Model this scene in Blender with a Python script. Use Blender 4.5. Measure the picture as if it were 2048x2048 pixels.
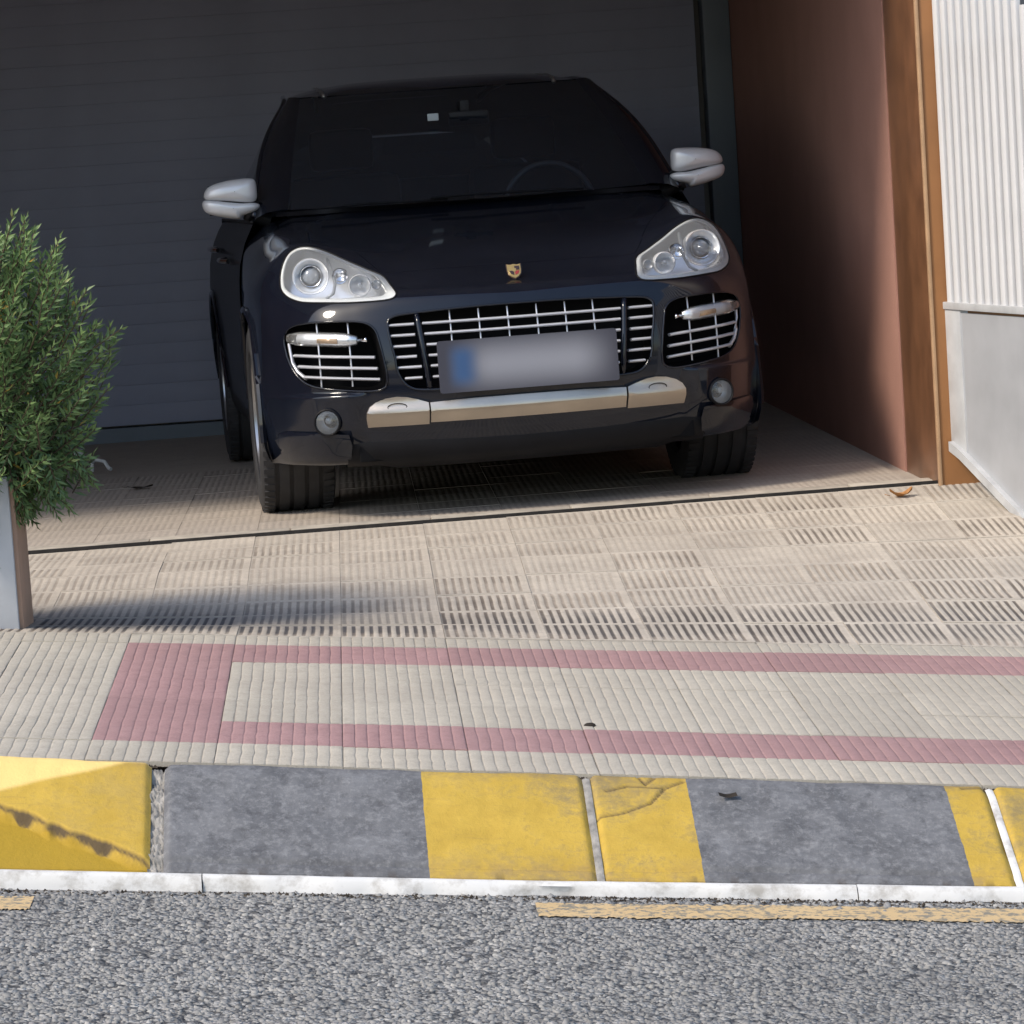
import bpy, bmesh, math, random
import numpy as np
from mathutils import Vector, Matrix
from mathutils.geometry import delaunay_2d_cdt

random.seed(7)
RNG = np.random.default_rng(11)
for o in list(bpy.data.objects):
    bpy.data.objects.remove(o)
scene = bpy.context.scene
COL = scene.collection

# ------------------------------------------------------------------ camera
F, ROLL, YAW, HC = 7000.0 / 2048.0, .065, .043, 1.35
PITCH = math.atan((1024 - 290) / 7000.0)
fw = Vector((math.sin(YAW) * math.cos(PITCH), math.cos(YAW) * math.cos(PITCH), -math.sin(PITCH)))
r0 = Vector((math.cos(YAW), -math.sin(YAW), 0)); u0 = r0.cross(fw)
ri = r0 * math.cos(ROLL) - u0 * math.sin(ROLL)
up = r0 * math.sin(ROLL) + u0 * math.cos(ROLL)
cam_d = bpy.data.cameras.new('camera'); cam = bpy.data.objects.new('camera', cam_d); COL.objects.link(cam)
cam.matrix_world = Matrix(((ri.x, up.x, -fw.x, 0), (ri.y, up.y, -fw.y, 0), (ri.z, up.z, -fw.z, HC), (0, 0, 0, 1)))
cam_d.sensor_width = 36; cam_d.lens = 36 * F; cam_d.clip_start = .1; cam_d.clip_end = 1000
scene.camera = cam

# ------------------------------------------------------------------ sky, sun, exposure
SUN_DIR = Vector((-.85, -.48, 1.0)).normalized()          # towards the sun
world = bpy.data.worlds.new('World'); scene.world = world; world.use_nodes = True
wn = world.node_tree.nodes; wl = world.node_tree.links
sky = wn.new('ShaderNodeTexSky'); sky.sky_type = 'NISHITA'; sky.sun_disc = False
sky.sun_elevation = math.asin(SUN_DIR.z); sky.sun_rotation = math.atan2(SUN_DIR.x, SUN_DIR.y)
sky.air_density = 1.2; sky.dust_density = 1.8; sky.ozone_density = 1.0
wl.new(sky.outputs[0], wn['Background'].inputs[0]); wn['Background'].inputs[1].default_value = .11
sd = bpy.data.lights.new('sun', 'SUN'); sun = bpy.data.objects.new('sun', sd); COL.objects.link(sun)
sd.energy = 1.5; sd.angle = math.radians(11); sd.color = (1, .90, .76)
sun.rotation_euler = (-SUN_DIR).to_track_quat('-Z', 'Y').to_euler()
scene.view_settings.view_transform = 'Standard'; scene.view_settings.look = 'None'
scene.view_settings.gamma = 1; scene.view_settings.use_curve_mapping = False
scene.view_settings.exposure = 1.17

# ------------------------------------------------------------------ helpers
def link(o, parent=None):
    COL.objects.link(o)
    if parent is not None: o.parent = parent
    return o
def tag(o, label=None, cat=None, group=None, kind=None):
    if label: o['label'] = label
    if cat: o['category'] = cat
    if group: o['group'] = group
    if kind: o['kind'] = kind
    return o
def empty(name, loc=(0, 0, 0)):
    o = bpy.data.objects.new(name, None); o.location = loc; o.empty_display_size = .1
    return link(o)

class MB:
    def __init__(s): s.v = []; s.f = []
    def add(s, vs, fs):
        n = len(s.v); s.v += [tuple(map(float, p)) for p in vs]; s.f += [tuple(i + n for i in f) for f in fs]; return s
    def box(s, a, b, bev=0):
        (x0, y0, z0), (x1, y1, z1) = a, b
        if not bev:
            return s.add([(x0, y0, z0), (x1, y0, z0), (x1, y1, z0), (x0, y1, z0), (x0, y0, z1), (x1, y0, z1), (x1, y1, z1), (x0, y1, z1)],
                  [(0, 3, 2, 1), (4, 5, 6, 7), (0, 1, 5, 4), (1, 2, 6, 5), (2, 3, 7, 6), (3, 0, 4, 7)])
        bm = bmesh.new(); bmesh.ops.create_cube(bm, size=1)
        for v in bm.verts: v.co = Vector(((x0 + x1) / 2 + v.co.x * (x1 - x0), (y0 + y1) / 2 + v.co.y * (y1 - y0), (z0 + z1) / 2 + v.co.z * (z1 - z0)))
        bmesh.ops.bevel(bm, geom=list(bm.edges), offset=bev, segments=2, affect='EDGES', profile=.6)
        bm.verts.index_update()
        s.add([v.co[:] for v in bm.verts], [[v.index for v in f.verts] for f in bm.faces]); bm.free(); return s
    def grid(s, P, flip=False):
        P = np.asarray(P); n, m = P.shape[:2]; vs = P.reshape(-1, 3); fs = []
        for i in range(n - 1):
            for j in range(m - 1):
                q = (i * m + j, (i + 1) * m + j, (i + 1) * m + j + 1, i * m + j + 1)
                fs.append(q[::-1] if flip else q)
        return s.add(vs, fs)
    def tube(s, pts, rad, n=8, caps=True, sx=1.0, upv=None):
        pts = [Vector(p) for p in pts]; rings = []
        rads = rad if hasattr(rad, '__len__') else [rad] * len(pts)
        for i, p in enumerate(pts):
            t = (pts[min(i + 1, len(pts) - 1)] - pts[max(i - 1, 0)]).normalized()
            a = Vector(upv) if upv else (Vector((0, 0, 1)) if abs(t.z) < .9 else Vector((1, 0, 0)))
            x = t.cross(a).normalized(); y = x.cross(t)
            rings.append([p + (x * math.cos(2 * math.pi * k / n) * sx + y * math.sin(2 * math.pi * k / n)) * rads[i] for k in range(n)])
        vs = [v for r in rings for v in r]; fs = []
        for i in range(len(pts) - 1):
            for k in range(n):
                fs.append((i * n + k, i * n + (k + 1) % n, (i + 1) * n + (k + 1) % n, (i + 1) * n + k))
        if caps: fs += [tuple(range(n - 1, -1, -1)), tuple(range((len(pts) - 1) * n, len(pts) * n))]
        return s.add(vs, fs)
    def lathe(s, prof, c, axis, n=32):
        """prof: (radius, along) list; axis: direction vector"""
        ax = Vector(axis).normalized(); a = Vector((0, 0, 1)) if abs(ax.z) < .9 else Vector((1, 0, 0))
        x = ax.cross(a).normalized(); y = ax.cross(x); c = Vector(c); vs = []; fs = []
        for r, h in prof:
            for k in range(n):
                t = 2 * math.pi * k / n; vs.append(c + ax * h + (x * math.cos(t) + y * math.sin(t)) * r)
        for i in range(len(prof) - 1):
            for k in range(n):
                fs.append((i * n + k, i * n + (k + 1) % n, (i + 1) * n + (k + 1) % n, (i + 1) * n + k))
        return s.add(vs, fs)
    def build(s, name, m, parent=None, smooth=True, sharp=40, attrs=None, recalc=True):
        me = bpy.data.meshes.new(name); me.from_pydata(s.v, [], s.f)
        if attrs:
            for k, a in attrs.items():
                at = me.attributes.new(k, 'FLOAT', 'POINT'); at.data.foreach_set('value', np.asarray(a, np.float32))
        if recalc:
            bm = bmesh.new(); bm.from_mesh(me); bmesh.ops.recalc_face_normals(bm, faces=bm.faces); bm.to_mesh(me); bm.free()
        me.materials.append(m)
        if smooth:
            me.polygons.foreach_set('use_smooth', [True] * len(me.polygons))
            if sharp: me.set_sharp_from_angle(angle=math.radians(sharp))
        me.update()
        return link(bpy.data.objects.new(name, me), parent)

# ------------------------------------------------------------------ materials
class NT:
    def __init__(s, name):
        s.m = bpy.data.materials.new(name); s.m.use_nodes = True; s.t = s.m.node_tree; s.b = s.t.nodes['Principled BSDF']
        s.out = s.t.nodes['Material Output']
    def n(s, typ, **kw):
        nd = s.t.nodes.new('ShaderNode' + typ)
        for k, v in kw.items():
            if k.startswith('_'): setattr(nd, k[1:], v)
            else: nd.inputs[k.replace('__', ' ')].default_value = v
        return nd
    def l(s, a, b): s.t.links.new(a, b)
    def pos(s): return s.n('NewGeometry').outputs['Position']
    def noise(s, vec, scale, detail=4, rough=.55, dim=None):
        nd = s.n('TexNoise', Scale=scale, Detail=detail, Roughness=rough); s.l(vec, nd.inputs['Vector']); return nd.outputs[0]
    def ramp(s, x, stops):
        nd = s.n('ValToRGB'); e = nd.color_ramp.elements
        while len(e) < len(stops): e.new(.5)
        for i, (p, c) in enumerate(stops): e[i].position = p; e[i].color = (c, c, c, 1) if not hasattr(c, '__len__') else tuple(c) + (1,)
        s.l(x, nd.inputs[0]); return nd.outputs[0]
    def mix(s, f, a, b, mode='MIX'):
        nd = s.n('Mix', _data_type='RGBA', _blend_type=mode)
        for sock, v in ((nd.inputs[0], f), (nd.inputs[6], a), (nd.inputs[7], b)):
            if hasattr(v, 'is_output'): s.l(v, sock)
            elif hasattr(v, '__len__'): sock.default_value = tuple(v) + (1,)
            else: sock.default_value = v
        return nd.outputs[2]
    def math(s, op, a, b=0.0, c=None, clamp=False):
        nd = s.n('Math', _operation=op, _use_clamp=clamp)
        for i, v in enumerate((a, b) if c is None else (a, b, c)):
            if hasattr(v, 'is_output'): s.l(v, nd.inputs[i])
            else: nd.inputs[i].default_value = v
        return nd.outputs[0]
    def maprange(s, x, a, b, c=0.0, d=1.0, smooth=True):
        nd = s.n('MapRange', _interpolation_type='SMOOTHSTEP' if smooth else 'LINEAR')
        s.l(x, nd.inputs[0])
        for i, v in enumerate((a, b, c, d)): nd.inputs[1 + i].default_value = v
        return nd.outputs[0]
    def xyz(s, v):
        nd = s.n('SeparateXYZ'); s.l(v, nd.inputs[0]); return nd.outputs
    def bump(s, h, strength=.3, dist=.005):
        nd = s.n('Bump', Strength=strength, Distance=dist); s.l(h, nd.inputs['Height']); s.l(nd.outputs[0], s.b.inputs['Normal']); return nd
    def set(s, **kw):
        for k, v in kw.items():
            i = s.b.inputs[k.replace('__', ' ')]
            if hasattr(v, 'is_output'): s.l(v, i)
            elif hasattr(v, '__len__') and len(v) == 3: i.default_value = tuple(v) + (1,)
            else: i.default_value = v
        return s

def simple(name, c, rough=.5, metal=0.0, coat=0.0, spec=.5, var=.12, scale=6.0, bump=0.0, bscale=60.0, c2=None):
    t = NT(name); P = t.n('TexCoord').outputs['Object']
    nz = t.noise(P, scale, 5)
    c2 = c2 or tuple(x * (1 - var * 2) for x in c)
    t.set(Base__Color=t.mix(t.ramp(nz, [(.3, 0), (.7, 1)]), c2, c), Roughness=rough, Metallic=metal)
    t.b.inputs['Coat Weight'].default_value = coat; t.b.inputs['Coat Roughness'].default_value = .03
    t.b.inputs['Specular IOR Level'].default_value = spec
    if bump: t.bump(t.noise(P, bscale, 6), bump, .004)
    return t.m

def thin_glass(name, tint, rough=.0, refl=1.0, haze=0.0, hcol=(.8, .8, .78)):
    t = NT(name); t.t.nodes.remove(t.b)
    tr = t.n('BsdfTransparent'); tr.inputs[0].default_value = tuple(tint) + (1,)
    gl = t.n('BsdfGlossy', Roughness=rough); gl.inputs[0].default_value = (refl, refl, refl, 1)
    fr = t.n('Fresnel', IOR=1.5); mx = t.n('MixShader')
    t.l(fr.outputs[0], mx.inputs[0]); t.l(tr.outputs[0], mx.inputs[1]); t.l(gl.outputs[0], mx.inputs[2])
    last = mx
    if haze:
        df = t.n('BsdfDiffuse'); df.inputs[0].default_value = tuple(hcol) + (1,)
        m2 = t.n('MixShader'); m2.inputs[0].default_value = haze
        t.l(mx.outputs[0], m2.inputs[1]); t.l(df.outputs[0], m2.inputs[2]); last = m2
    t.l(last.outputs[0], t.out.inputs[0]); return t.m

M = {}
M['paint'] = simple('black_paint', (.0055, .006, .0095), .22, 0, 1.0, .5, .1, 3)
t = NT('paint_dust')  # thin road dust on the black paint
P = t.n('TexCoord').outputs['Object']; dn = t.ramp(t.noise(P, 9, 8, .7), [(.42, 0), (.75, 1)])
zz = t.xyz(P)[2]; low = t.maprange(zz, .75, .2, 0, 1)
t.set(Base__Color=t.mix(t.math('MULTIPLY', t.math('ADD', t.math('MULTIPLY', dn, .4), t.math('MULTIPLY', low, .4)), .05, clamp=True), (.0052, .0062, .0108), (.12, .125, .14)), Roughness=.25); t.b.inputs['Specular IOR Level'].default_value = .05
t.b.inputs['Coat Weight'].default_value = .85; t.b.inputs['Coat Tint'].default_value = (.74, .86, 1, 1); t.b.inputs['Coat IOR'].default_value = 1.5; t.l(t.math('ADD', t.math('MULTIPLY', dn, .05), .035), t.b.inputs['Coat Roughness'])
M['paint'] = t.m
M['paintside'] = simple('dull_black_flank', (.005, .0055, .008), .5, 0, .22, .1, .1, 3)  # weak coat dulls the flank's grazing reflections
M['plastic'] = simple('black_plastic', (.009, .009, .011), .5, 0, 0, .15, .15, 8, .1, 300)
M['void'] = simple('dark_inside', (.006, .006, .007), .8, 0, 0, .1)
M['rubber'] = simple('tyre_rubber', (.04, .04, .043), .72, 0, 0, .3, .2, 10, .15, 200)
M['chrome'] = simple('chrome', (.78, .79, .82), .13, 1, 0, .5, .05, 20)
M['grillebar'] = simple('silver_bar', (.62, .63, .67), .32, .45, 0, .5, .05, 20)
M['skid'] = simple('brushed_steel', (.50, .44, .375), .30, .88, 0, .5, .06, 8, .04, 90)
M['alloy'] = simple('alloy_rim', (.45, .46, .48), .3, 1, 0, .5, .1, 8)
M['mirror'] = simple('silver_mirror_shell', (.68, .68, .70), .38, .25, .5, .5, .05, 6)
M['reflector'] = simple('lamp_reflector', (.92, .93, .95), .2, .55, 0, .5, .05, 12)
M['bezel'] = simple('lamp_bezel', (.74, .75, .74), .4, .1, .3, .5, .06, 14)
M['bezelgrey'] = simple('lamp_housing', (.34, .36, .39), .4, .4, 0, .5, .1, 10)
M['lampglass'] = thin_glass('lamp_glass', (.94, .96, .98), .02, 1, .07)
M['screen'] = thin_glass('windscreen_glass', (.48, .54, .57), .0, .9, .02, (.45, .56, .80))
M['sideglass'] = thin_glass('tinted_glass', (.06, .07, .08), .0, .9)
M['lensball'] = simple('projector_lens', (.22, .24, .27), .03, 0, 1, .8, .05)
M['amber'] = simple('amber_lens', (.80, .50, .26), .2, .2, 1, .5, .1, 20)
M['trim'] = simple('dark_trim', (.012, .012, .014), .6, 0, 0, .3)
M['seat'] = simple('grey_leather', (.05, .05, .055), .6, 0, 0, .3)
M['wheelrim'] = simple('steering_rim', (.25, .26, .28), .35, .3, 0, .5)

# ------------------------------------------------------------------ the lie of the land (X along the street, Y into the garage)
Y_KERB, Y_JOINT, Y_SILL, Y_DOOR = 8.08, 10.03, 12.50, 18.3
def z_kerb(x): return -.0783 - .1022 * x
def z_joint(x): return -.0367 - .0866 * x
def z_sill(x): return .022 + .008 * (x - .5)
def z_road(x): return -.292 - .0886 * x
def z_floor(x, y): return z_sill(x) - .010 * (y - Y_SILL)
def z_pave(x, y):
    if y <= Y_JOINT:
        t = (y - Y_KERB) / (Y_JOINT - Y_KERB); return z_kerb(x) * (1 - t) + z_joint(x) * t
    if y <= Y_SILL:
        t = (y - Y_JOINT) / (Y_SILL - Y_JOINT); z = z_joint(x) * (1 - t) + z_sill(x) * t
        dip = .034 * min(1, max(0, (1.7 - x) / 2.2)); a = min(1, t / .62)
        return z - dip * math.sin(math.pi * a) ** 1.3
    return z_floor(x, y)

# tile materials -----------------------------------------------------------
def tile_mat(name, top, top2, dirt, dirt_amt, stain_shade=False):
    t = NT(name); P = t.pos(); x, y, z = t.xyz(P)
    gr = t.n('Attribute', _attribute_name='groove').outputs['Fac']
    rnd = t.n('ObjectInfo').outputs['Random']
    big = t.noise(P, 1.7, 5, .6); mid = t.noise(P, 11, 6, .65); fine = t.noise(P, 170, 4, .7)
    col = t.mix(t.ramp(mid, [(.32, 0), (.68, 1)]), top2, top)
    col = t.mix(t.math('MULTIPLY', t.math('ABSOLUTE', t.math('SUBTRACT', rnd, .5)), .55), col, tuple(v * .62 for v in top2))
    blot = t.noise(P, 28, 6, .75)
    col = t.mix(t.math('MULTIPLY', t.ramp(blot, [(.50, 0), (.70, 1)]), .45), col, tuple(v * .60 for v in top2))
    col = t.mix(t.math('MULTIPLY', t.ramp(t.noise(P, 75, 3, .6), [(.66, 0), (.72, 1)]), .5), col, tuple(min(.8, v * 1.35) for v in top))
    col = t.mix(t.math('MULTIPLY', t.ramp(fine, [(.35, 1), (.6, 0)]), .35), col, tuple(v * .55 for v in top2))
    dm = t.ramp(t.math('ADD', t.math('MULTIPLY', big, .55), t.math('MULTIPLY', mid, .45)), [(.42, .0), (.60, 1)])
    dm2 = t.math('MULTIPLY', dm, t.math('ADD', t.math('MULTIPLY', t.math('POWER', rnd, 2.0), 1.3), .25))
    if not stain_shade:
        # tyre lanes wear the paving towards the road dirty
        gfac = t.math('MULTIPLY', gr, t.math('MULTIPLY', dm2, dirt_amt), clamp=True)
        col = t.mix(gfac, col, dirt)
        col = t.mix(t.math('MULTIPLY', t.ramp(big, [(.45, 0), (.75, 1)]), .35), col, tuple(v * 1.6 for v in dirt))
    else:
        soft = t.ramp(t.noise(P, 3.1, 6, .7), [(.46, 0), (.66, 1)]); col = t.mix(t.math('MULTIPLY', soft, .42), col, (.27, .235, .20))
        gfac = t.math('MULTIPLY', t.math('POWER', gr, 1.2), t.math('MULTIPLY', t.math('ADD', t.math('MULTIPLY', mid, .9), t.math('ADD', t.math('MULTIPLY', soft, .3), .25)), dirt_amt), clamp=True)
        col = t.mix(gfac, col, dirt)
        # soft shadow of shrub and planter, painted blue-grey along the low line
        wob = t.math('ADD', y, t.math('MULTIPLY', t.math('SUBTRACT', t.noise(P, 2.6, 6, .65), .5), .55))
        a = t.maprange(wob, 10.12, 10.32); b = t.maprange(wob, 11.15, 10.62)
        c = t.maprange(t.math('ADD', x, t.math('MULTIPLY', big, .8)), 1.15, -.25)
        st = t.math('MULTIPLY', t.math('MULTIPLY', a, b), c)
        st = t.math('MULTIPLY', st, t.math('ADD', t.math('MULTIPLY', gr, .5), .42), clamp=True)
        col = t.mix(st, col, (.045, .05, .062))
        # run of dirt along the joint, fading to the right
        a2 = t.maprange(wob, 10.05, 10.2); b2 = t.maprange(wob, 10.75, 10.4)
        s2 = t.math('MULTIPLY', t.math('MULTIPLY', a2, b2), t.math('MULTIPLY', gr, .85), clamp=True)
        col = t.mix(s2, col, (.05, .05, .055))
        # brown grime patches in the grooves
        br = t.ramp(t.noise(P, 1.9, 4, .6), [(.44, 0), (.62, 1)])
        col = t.mix(t.math('MULTIPLY', t.math('MULTIPLY', br, t.math('POWER', gr, 2.0)), .75), col, (.07, .055, .045))
    t.set(Base__Color=col, Roughness=.85); t.b.inputs['Specular IOR Level'].default_value = .25
    t.bump(t.math('ADD', t.math('MULTIPLY', fine, .6), mid), .5, .003)
    return t.m
M['tile'] = tile_mat('cream_tile', (.49, .445, .37), (.42, .38, .315), (.20, .175, .145), .6)
M['tilepink'] = tile_mat('pink_tile', (.39, .24, .232), (.33, .20, .195), (.19, .125, .12), .6)
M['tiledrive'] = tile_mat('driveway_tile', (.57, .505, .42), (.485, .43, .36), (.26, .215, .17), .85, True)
M['tilefloor'] = tile_mat('garage_tile', (.46, .40, .34), (.39, .34, .29), (.28, .24, .20), .5)
M['bed'] = simple('mortar_bed', (.36, .33, .29), .9, 0, 0, .2, .2, 4, .4, 80)
M['mortar'] = simple('rough_mortar', (.36, .34, .31), .95, 0, 0, .2, .25, 30, .9, 70)

t = NT('asphalt'); P = t.pos()
vor = t.n('TexVoronoi', Scale=62.0); t.l(P, vor.inputs['Vector'])
vor2 = t.n('TexVoronoi', Scale=150.0); t.l(P, vor2.inputs['Vector'])
cr_ = t.xyz(vor.outputs['Color'])[0]
n1 = t.noise(P, 60, 5, .7); n2 = t.noise(P, 1.3, 4)
col = t.ramp(t.math('ADD', t.math('MULTIPLY', cr_, .55), t.math('MULTIPLY', n1, .5)), [(.22, (.085, .083, .08)), (.48, (.21, .207, .20)), (.70, (.30, .295, .285)), (.9, (.50, .49, .46))])
col = t.mix(t.ramp(vor.outputs['Distance'], [(.45, 0), (.9, 1)]), col, (.05, .05, .053))
col = t.mix(t.math('MULTIPLY', t.ramp(n2, [(.35, 0), (.7, 1)]), .25), col, (.09, .09, .095))
t.set(Base__Color=col, Roughness=.9); t.b.inputs['Specular IOR Level'].default_value = .3
hh = t.math('ADD', t.math('MULTIPLY', vor.outputs['Distance'], -1.0), t.math('MULTIPLY', vor2.outputs['Distance'], -.4)); t.bump(hh, 1.0, .012)
M['asphalt'] = t.m
t = NT('worn_yellow_line'); P = t.pos(); nz = t.noise(P, 45, 6, .7)
t.set(Base__Color=t.mix(t.ramp(nz, [(.43, 0), (.51, 1)]), (.20, .18, .14), t.mix(t.noise(P, 6, 3), (.50, .345, .165), (.56, .41, .22))), Roughness=.8); t.bump(nz, .5, .003)
M['roadyellow'] = t.m
M['dirt'] = simple('kerb_dirt', (.085, .07, .055), .95, 0, 0, .1, .35, 25, .9, 90)

# ------------------------------------------------------------------ ground, road
def sheet(xs, ys, zf, name, m, flip=False):
    Pg = [[(x, y, zf(x, y)) for y in ys] for x in xs]; return MB().grid(Pg, flip).build(name, m, None, True, None)
o = sheet(np.linspace(-250, 250, 3), np.linspace(-250, 250, 3), lambda x, y: -.46 - .0886 * x, 'ground', M['bed']); tag(o, kind='structure')
o = sheet(np.linspace(-40, 40, 41), np.linspace(-1.2, 7.70, 12), lambda x, y: z_road(x), 'road', M['asphalt']); tag(o, kind='structure')
# loose-looking chippings bedded in the asphalt, real relief where the road is close
N = 36000; cx = RNG.uniform(-1.9, 2.5, N); cy = RNG.uniform(5.7, 7.676, N); cs = RNG.uniform(.0036, .0092, N); ca = RNG.uniform(0, 6.28, N)
km = ~((cy > 7.45) & (cy < 7.612) & ((cx > .322) | (cx < -.775)) & (RNG.random(N) > .05)); cx, cy, cs, ca = cx[km], cy[km], cs[km], ca[km]; N = len(cx)
K = 5; ang = ca[:, None] + np.arange(K) * 2 * math.pi / K + RNG.normal(0, .18, (N, K)); rad = cs[:, None] * RNG.uniform(.75, 1.25, (N, K)); rt = rad * RNG.uniform(.45, .8, (N, 1))
hz = cs * RNG.uniform(.14, .48, N); tl_ = RNG.normal(0, .28, (N, 2)); zr = -.292 - .0886 * cx
base_ = np.stack([cx[:, None] + np.cos(ang) * rad, cy[:, None] + np.sin(ang) * rad, np.repeat((zr - .001)[:, None], K, 1)], -1)
tx_ = np.cos(ang) * rt; ty_ = np.sin(ang) * rt
top_ = np.stack([cx[:, None] + tx_, cy[:, None] + ty_, (zr + hz)[:, None] + tx_ * tl_[:, :1] + ty_ * tl_[:, 1:]], -1)
base_[..., 2] -= .0886 * (base_[..., 0] - cx[:, None]); V_ = np.concatenate([base_, top_], 1).reshape(-1, 3)
o0 = (np.arange(N) * 2 * K)[:, None, None]; i_ = np.arange(K); j_ = (i_ + 1) % K
quads = (np.stack([i_, j_, K + j_, K + i_], -1)[None] + o0).reshape(-1, 4); caps = ((K + np.arange(K))[None] + o0[:, 0]).reshape(-1, K)
me = bpy.data.meshes.new('asphalt_chips'); nl = quads.size + caps.size
me.vertices.add(len(V_)); me.vertices.foreach_set('co', V_.astype(np.float32).ravel()); me.loops.add(nl)
me.loops.foreach_set('vertex_index', np.concatenate([quads.ravel(), caps.ravel()]).astype(np.int32)); me.polygons.add(len(quads) + len(caps))
me.polygons.foreach_set('loop_start', np.concatenate([np.arange(len(quads)) * 4, quads.size + np.arange(len(caps)) * K]).astype(np.int32))
me.update(calc_edges=True); me.validate()
at_ = me.attributes.new('tone', 'FLOAT', 'POINT'); at_.data.foreach_set('value', np.repeat(np.clip(RNG.normal(.52, .13, N), 0, 1), 2 * K).astype(np.float32))
t = NT('chippings'); tn_ = t.n('Attribute', _attribute_name='tone').outputs['Fac']; P = t.pos()
cc = t.ramp(tn_, [(0, (.09, .087, .082)), (.35, (.21, .204, .193)), (.65, (.285, .276, .26)), (.88, (.37, .357, .335)), (1, (.52, .50, .46))])
t.set(Base__Color=t.mix(t.math('MULTIPLY', t.ramp(t.noise(P, 1.6, 5, .65), [(.45, 0), (.68, 1)]), .5), cc, (.11, .108, .105)), Roughness=.85); me.materials.append(t.m)
o = bpy.data.objects.new('asphalt_chips', me); link(o); tag(o, 'grey stone chippings bedded in the asphalt road', 'chippings', kind='stuff')
for x0, x1 in ((.322, 2.6), (-2.4, -.775)):
    xs = np.linspace(x0, x1, 420)
    mb = MB(); e0 = [7.600 + random.gauss(0, .004) + .004 * math.sin(_ * 9) for _ in xs]; e1 = [7.462 + random.gauss(0, .006) + .005 * math.sin(_ * 7 + 1) for _ in xs]
    mb.grid([[(x, b, z_road(x) + .0030), (x, a, z_road(x) + .0030)] for x, a, b in zip(xs, e0, e1)])
    o = mb.build('edge_line', M['roadyellow']); tag(o, kind='structure')

# ------------------------------------------------------------------ kerb
def kerb_mat():
    t = NT('painted_kerb'); P = t.pos(); x, y, z = t.xyz(P)
    crack = t.n('Attribute', _attribute_name='crack').outputs['Fac']
    nz = t.noise(P, 9, 6, .65); fine = t.noise(P, 60, 6, .75); edge = t.math('ADD', x, t.math('MULTIPLY', t.math('SUBTRACT', t.noise(P, 34, 6, .7), .5), .008))
    def band(a, b): return t.math('MULTIPLY', t.math('GREATER_THAN', edge, a), t.math('LESS_THAN', edge, b))
    yel = t.math('MAXIMUM', t.math('MAXIMUM', t.math('LESS_THAN', edge, -.52), band(.095, .712)), t.math('GREATER_THAN', edge, 1.32))
    stre = t.n('TexWave', Scale=3.2, Distortion=14.0, Detail=4.0); t.l(P, stre.inputs['Vector'])
    grey = t.mix(t.ramp(nz, [(.3, 0), (.7, 1)]), (.085, .086, .092), (.175, .176, .183))
    grey = t.mix(t.math('MULTIPLY', t.ramp(fine, [(.48, 0), (.70, 1)]), .7), grey, (.26, .26, .265))
    grey = t.mix(t.math('MULTIPLY', t.ramp(t.noise(P, 24, 7, .75), [(.52, 0), (.66, 1)]), .6), grey, (.06, .06, .065))
    yy = t.mix(t.ramp(nz, [(.3, 0), (.72, 1)]), (.40, .262, .042), (.52, .35, .062))
    wear = t.ramp(t.math('ADD', t.math('MULTIPLY', t.noise(P, 4.5, 6, .7), .7), t.math('MULTIPLY', fine, .35)), [(.50, 0), (.66, 1)])
    right = t.maprange(x, .15, .42)
    yy = t.mix(t.math('MULTIPLY', wear, t.math('ADD', t.math('MULTIPLY', right, .55), .4)), yy, (.22, .17, .085))
    yy = t.mix(t.math('MULTIPLY', t.ramp(fine, [(.52, 0), (.75, 1)]), .6), yy, (.36, .235, .05))
    scm = t.n('Mapping'); scm.inputs['Rotation'].default_value = (0, 0, .55); scm.inputs['Scale'].default_value = (6, 70, 6); t.l(P, scm.inputs['Vector'])
    scr = t.ramp(t.noise(scm.outputs[0], 1.0, 5, .7), [(.60, 0), (.72, 1)])
    yy = t.mix(t.math('MULTIPLY', scr, .55), yy, (.33, .22, .06)); grey = t.mix(t.math('MULTIPLY', scr, .45), grey, (.11, .112, .125))
    foot = t.math('MULTIPLY', t.maprange(y, 7.80, 7.72), t.ramp(t.noise(P, 16, 5, .7), [(.42, 0), (.62, 1)])); yy = t.mix(t.math('MULTIPLY', foot, .6), yy, (.27, .19, .09)); grey = t.mix(t.math('MULTIPLY', foot, .6), grey, (.09, .088, .09))
    head = t.math('MULTIPLY', t.maprange(y, 8.03, 8.08), t.ramp(t.noise(P, 20, 5, .7), [(.40, 0), (.6, 1)])); yy = t.mix(t.math('MULTIPLY', head, .6), yy, (.22, .16, .09)); grey = t.mix(t.math('MULTIPLY', head, .5), grey, (.09, .088, .09))
    fdn = t.n('Attribute', _attribute_name='facet_shade').outputs['Fac']  # bright upper facet and shaded lower corner painted into the yellow
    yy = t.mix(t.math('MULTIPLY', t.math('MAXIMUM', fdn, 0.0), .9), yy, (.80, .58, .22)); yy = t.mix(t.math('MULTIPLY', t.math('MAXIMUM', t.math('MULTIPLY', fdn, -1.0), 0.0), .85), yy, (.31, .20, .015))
    col = t.mix(yel, grey, yy); col = t.mix(crack, col, (.06, .045, .035))
    t.set(Base__Color=col, Roughness=.8); t.b.inputs['Specular IOR Level'].default_value = .25
    t.bump(t.math('ADD', nz, t.math('MULTIPLY', fine, .5)), .7, .006); return t.m
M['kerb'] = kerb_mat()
t = NT('white_kerb_paint'); P = t.pos(); nz = t.noise(P, 14, 6, .7)
t.set(Base__Color=t.mix(t.ramp(nz, [(.33, 0), (.52, 1)]), (.36, .34, .31), (.60, .59, .57)), Roughness=.75); t.bump(nz, .4, .004)
M['white'] = t.m

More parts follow.
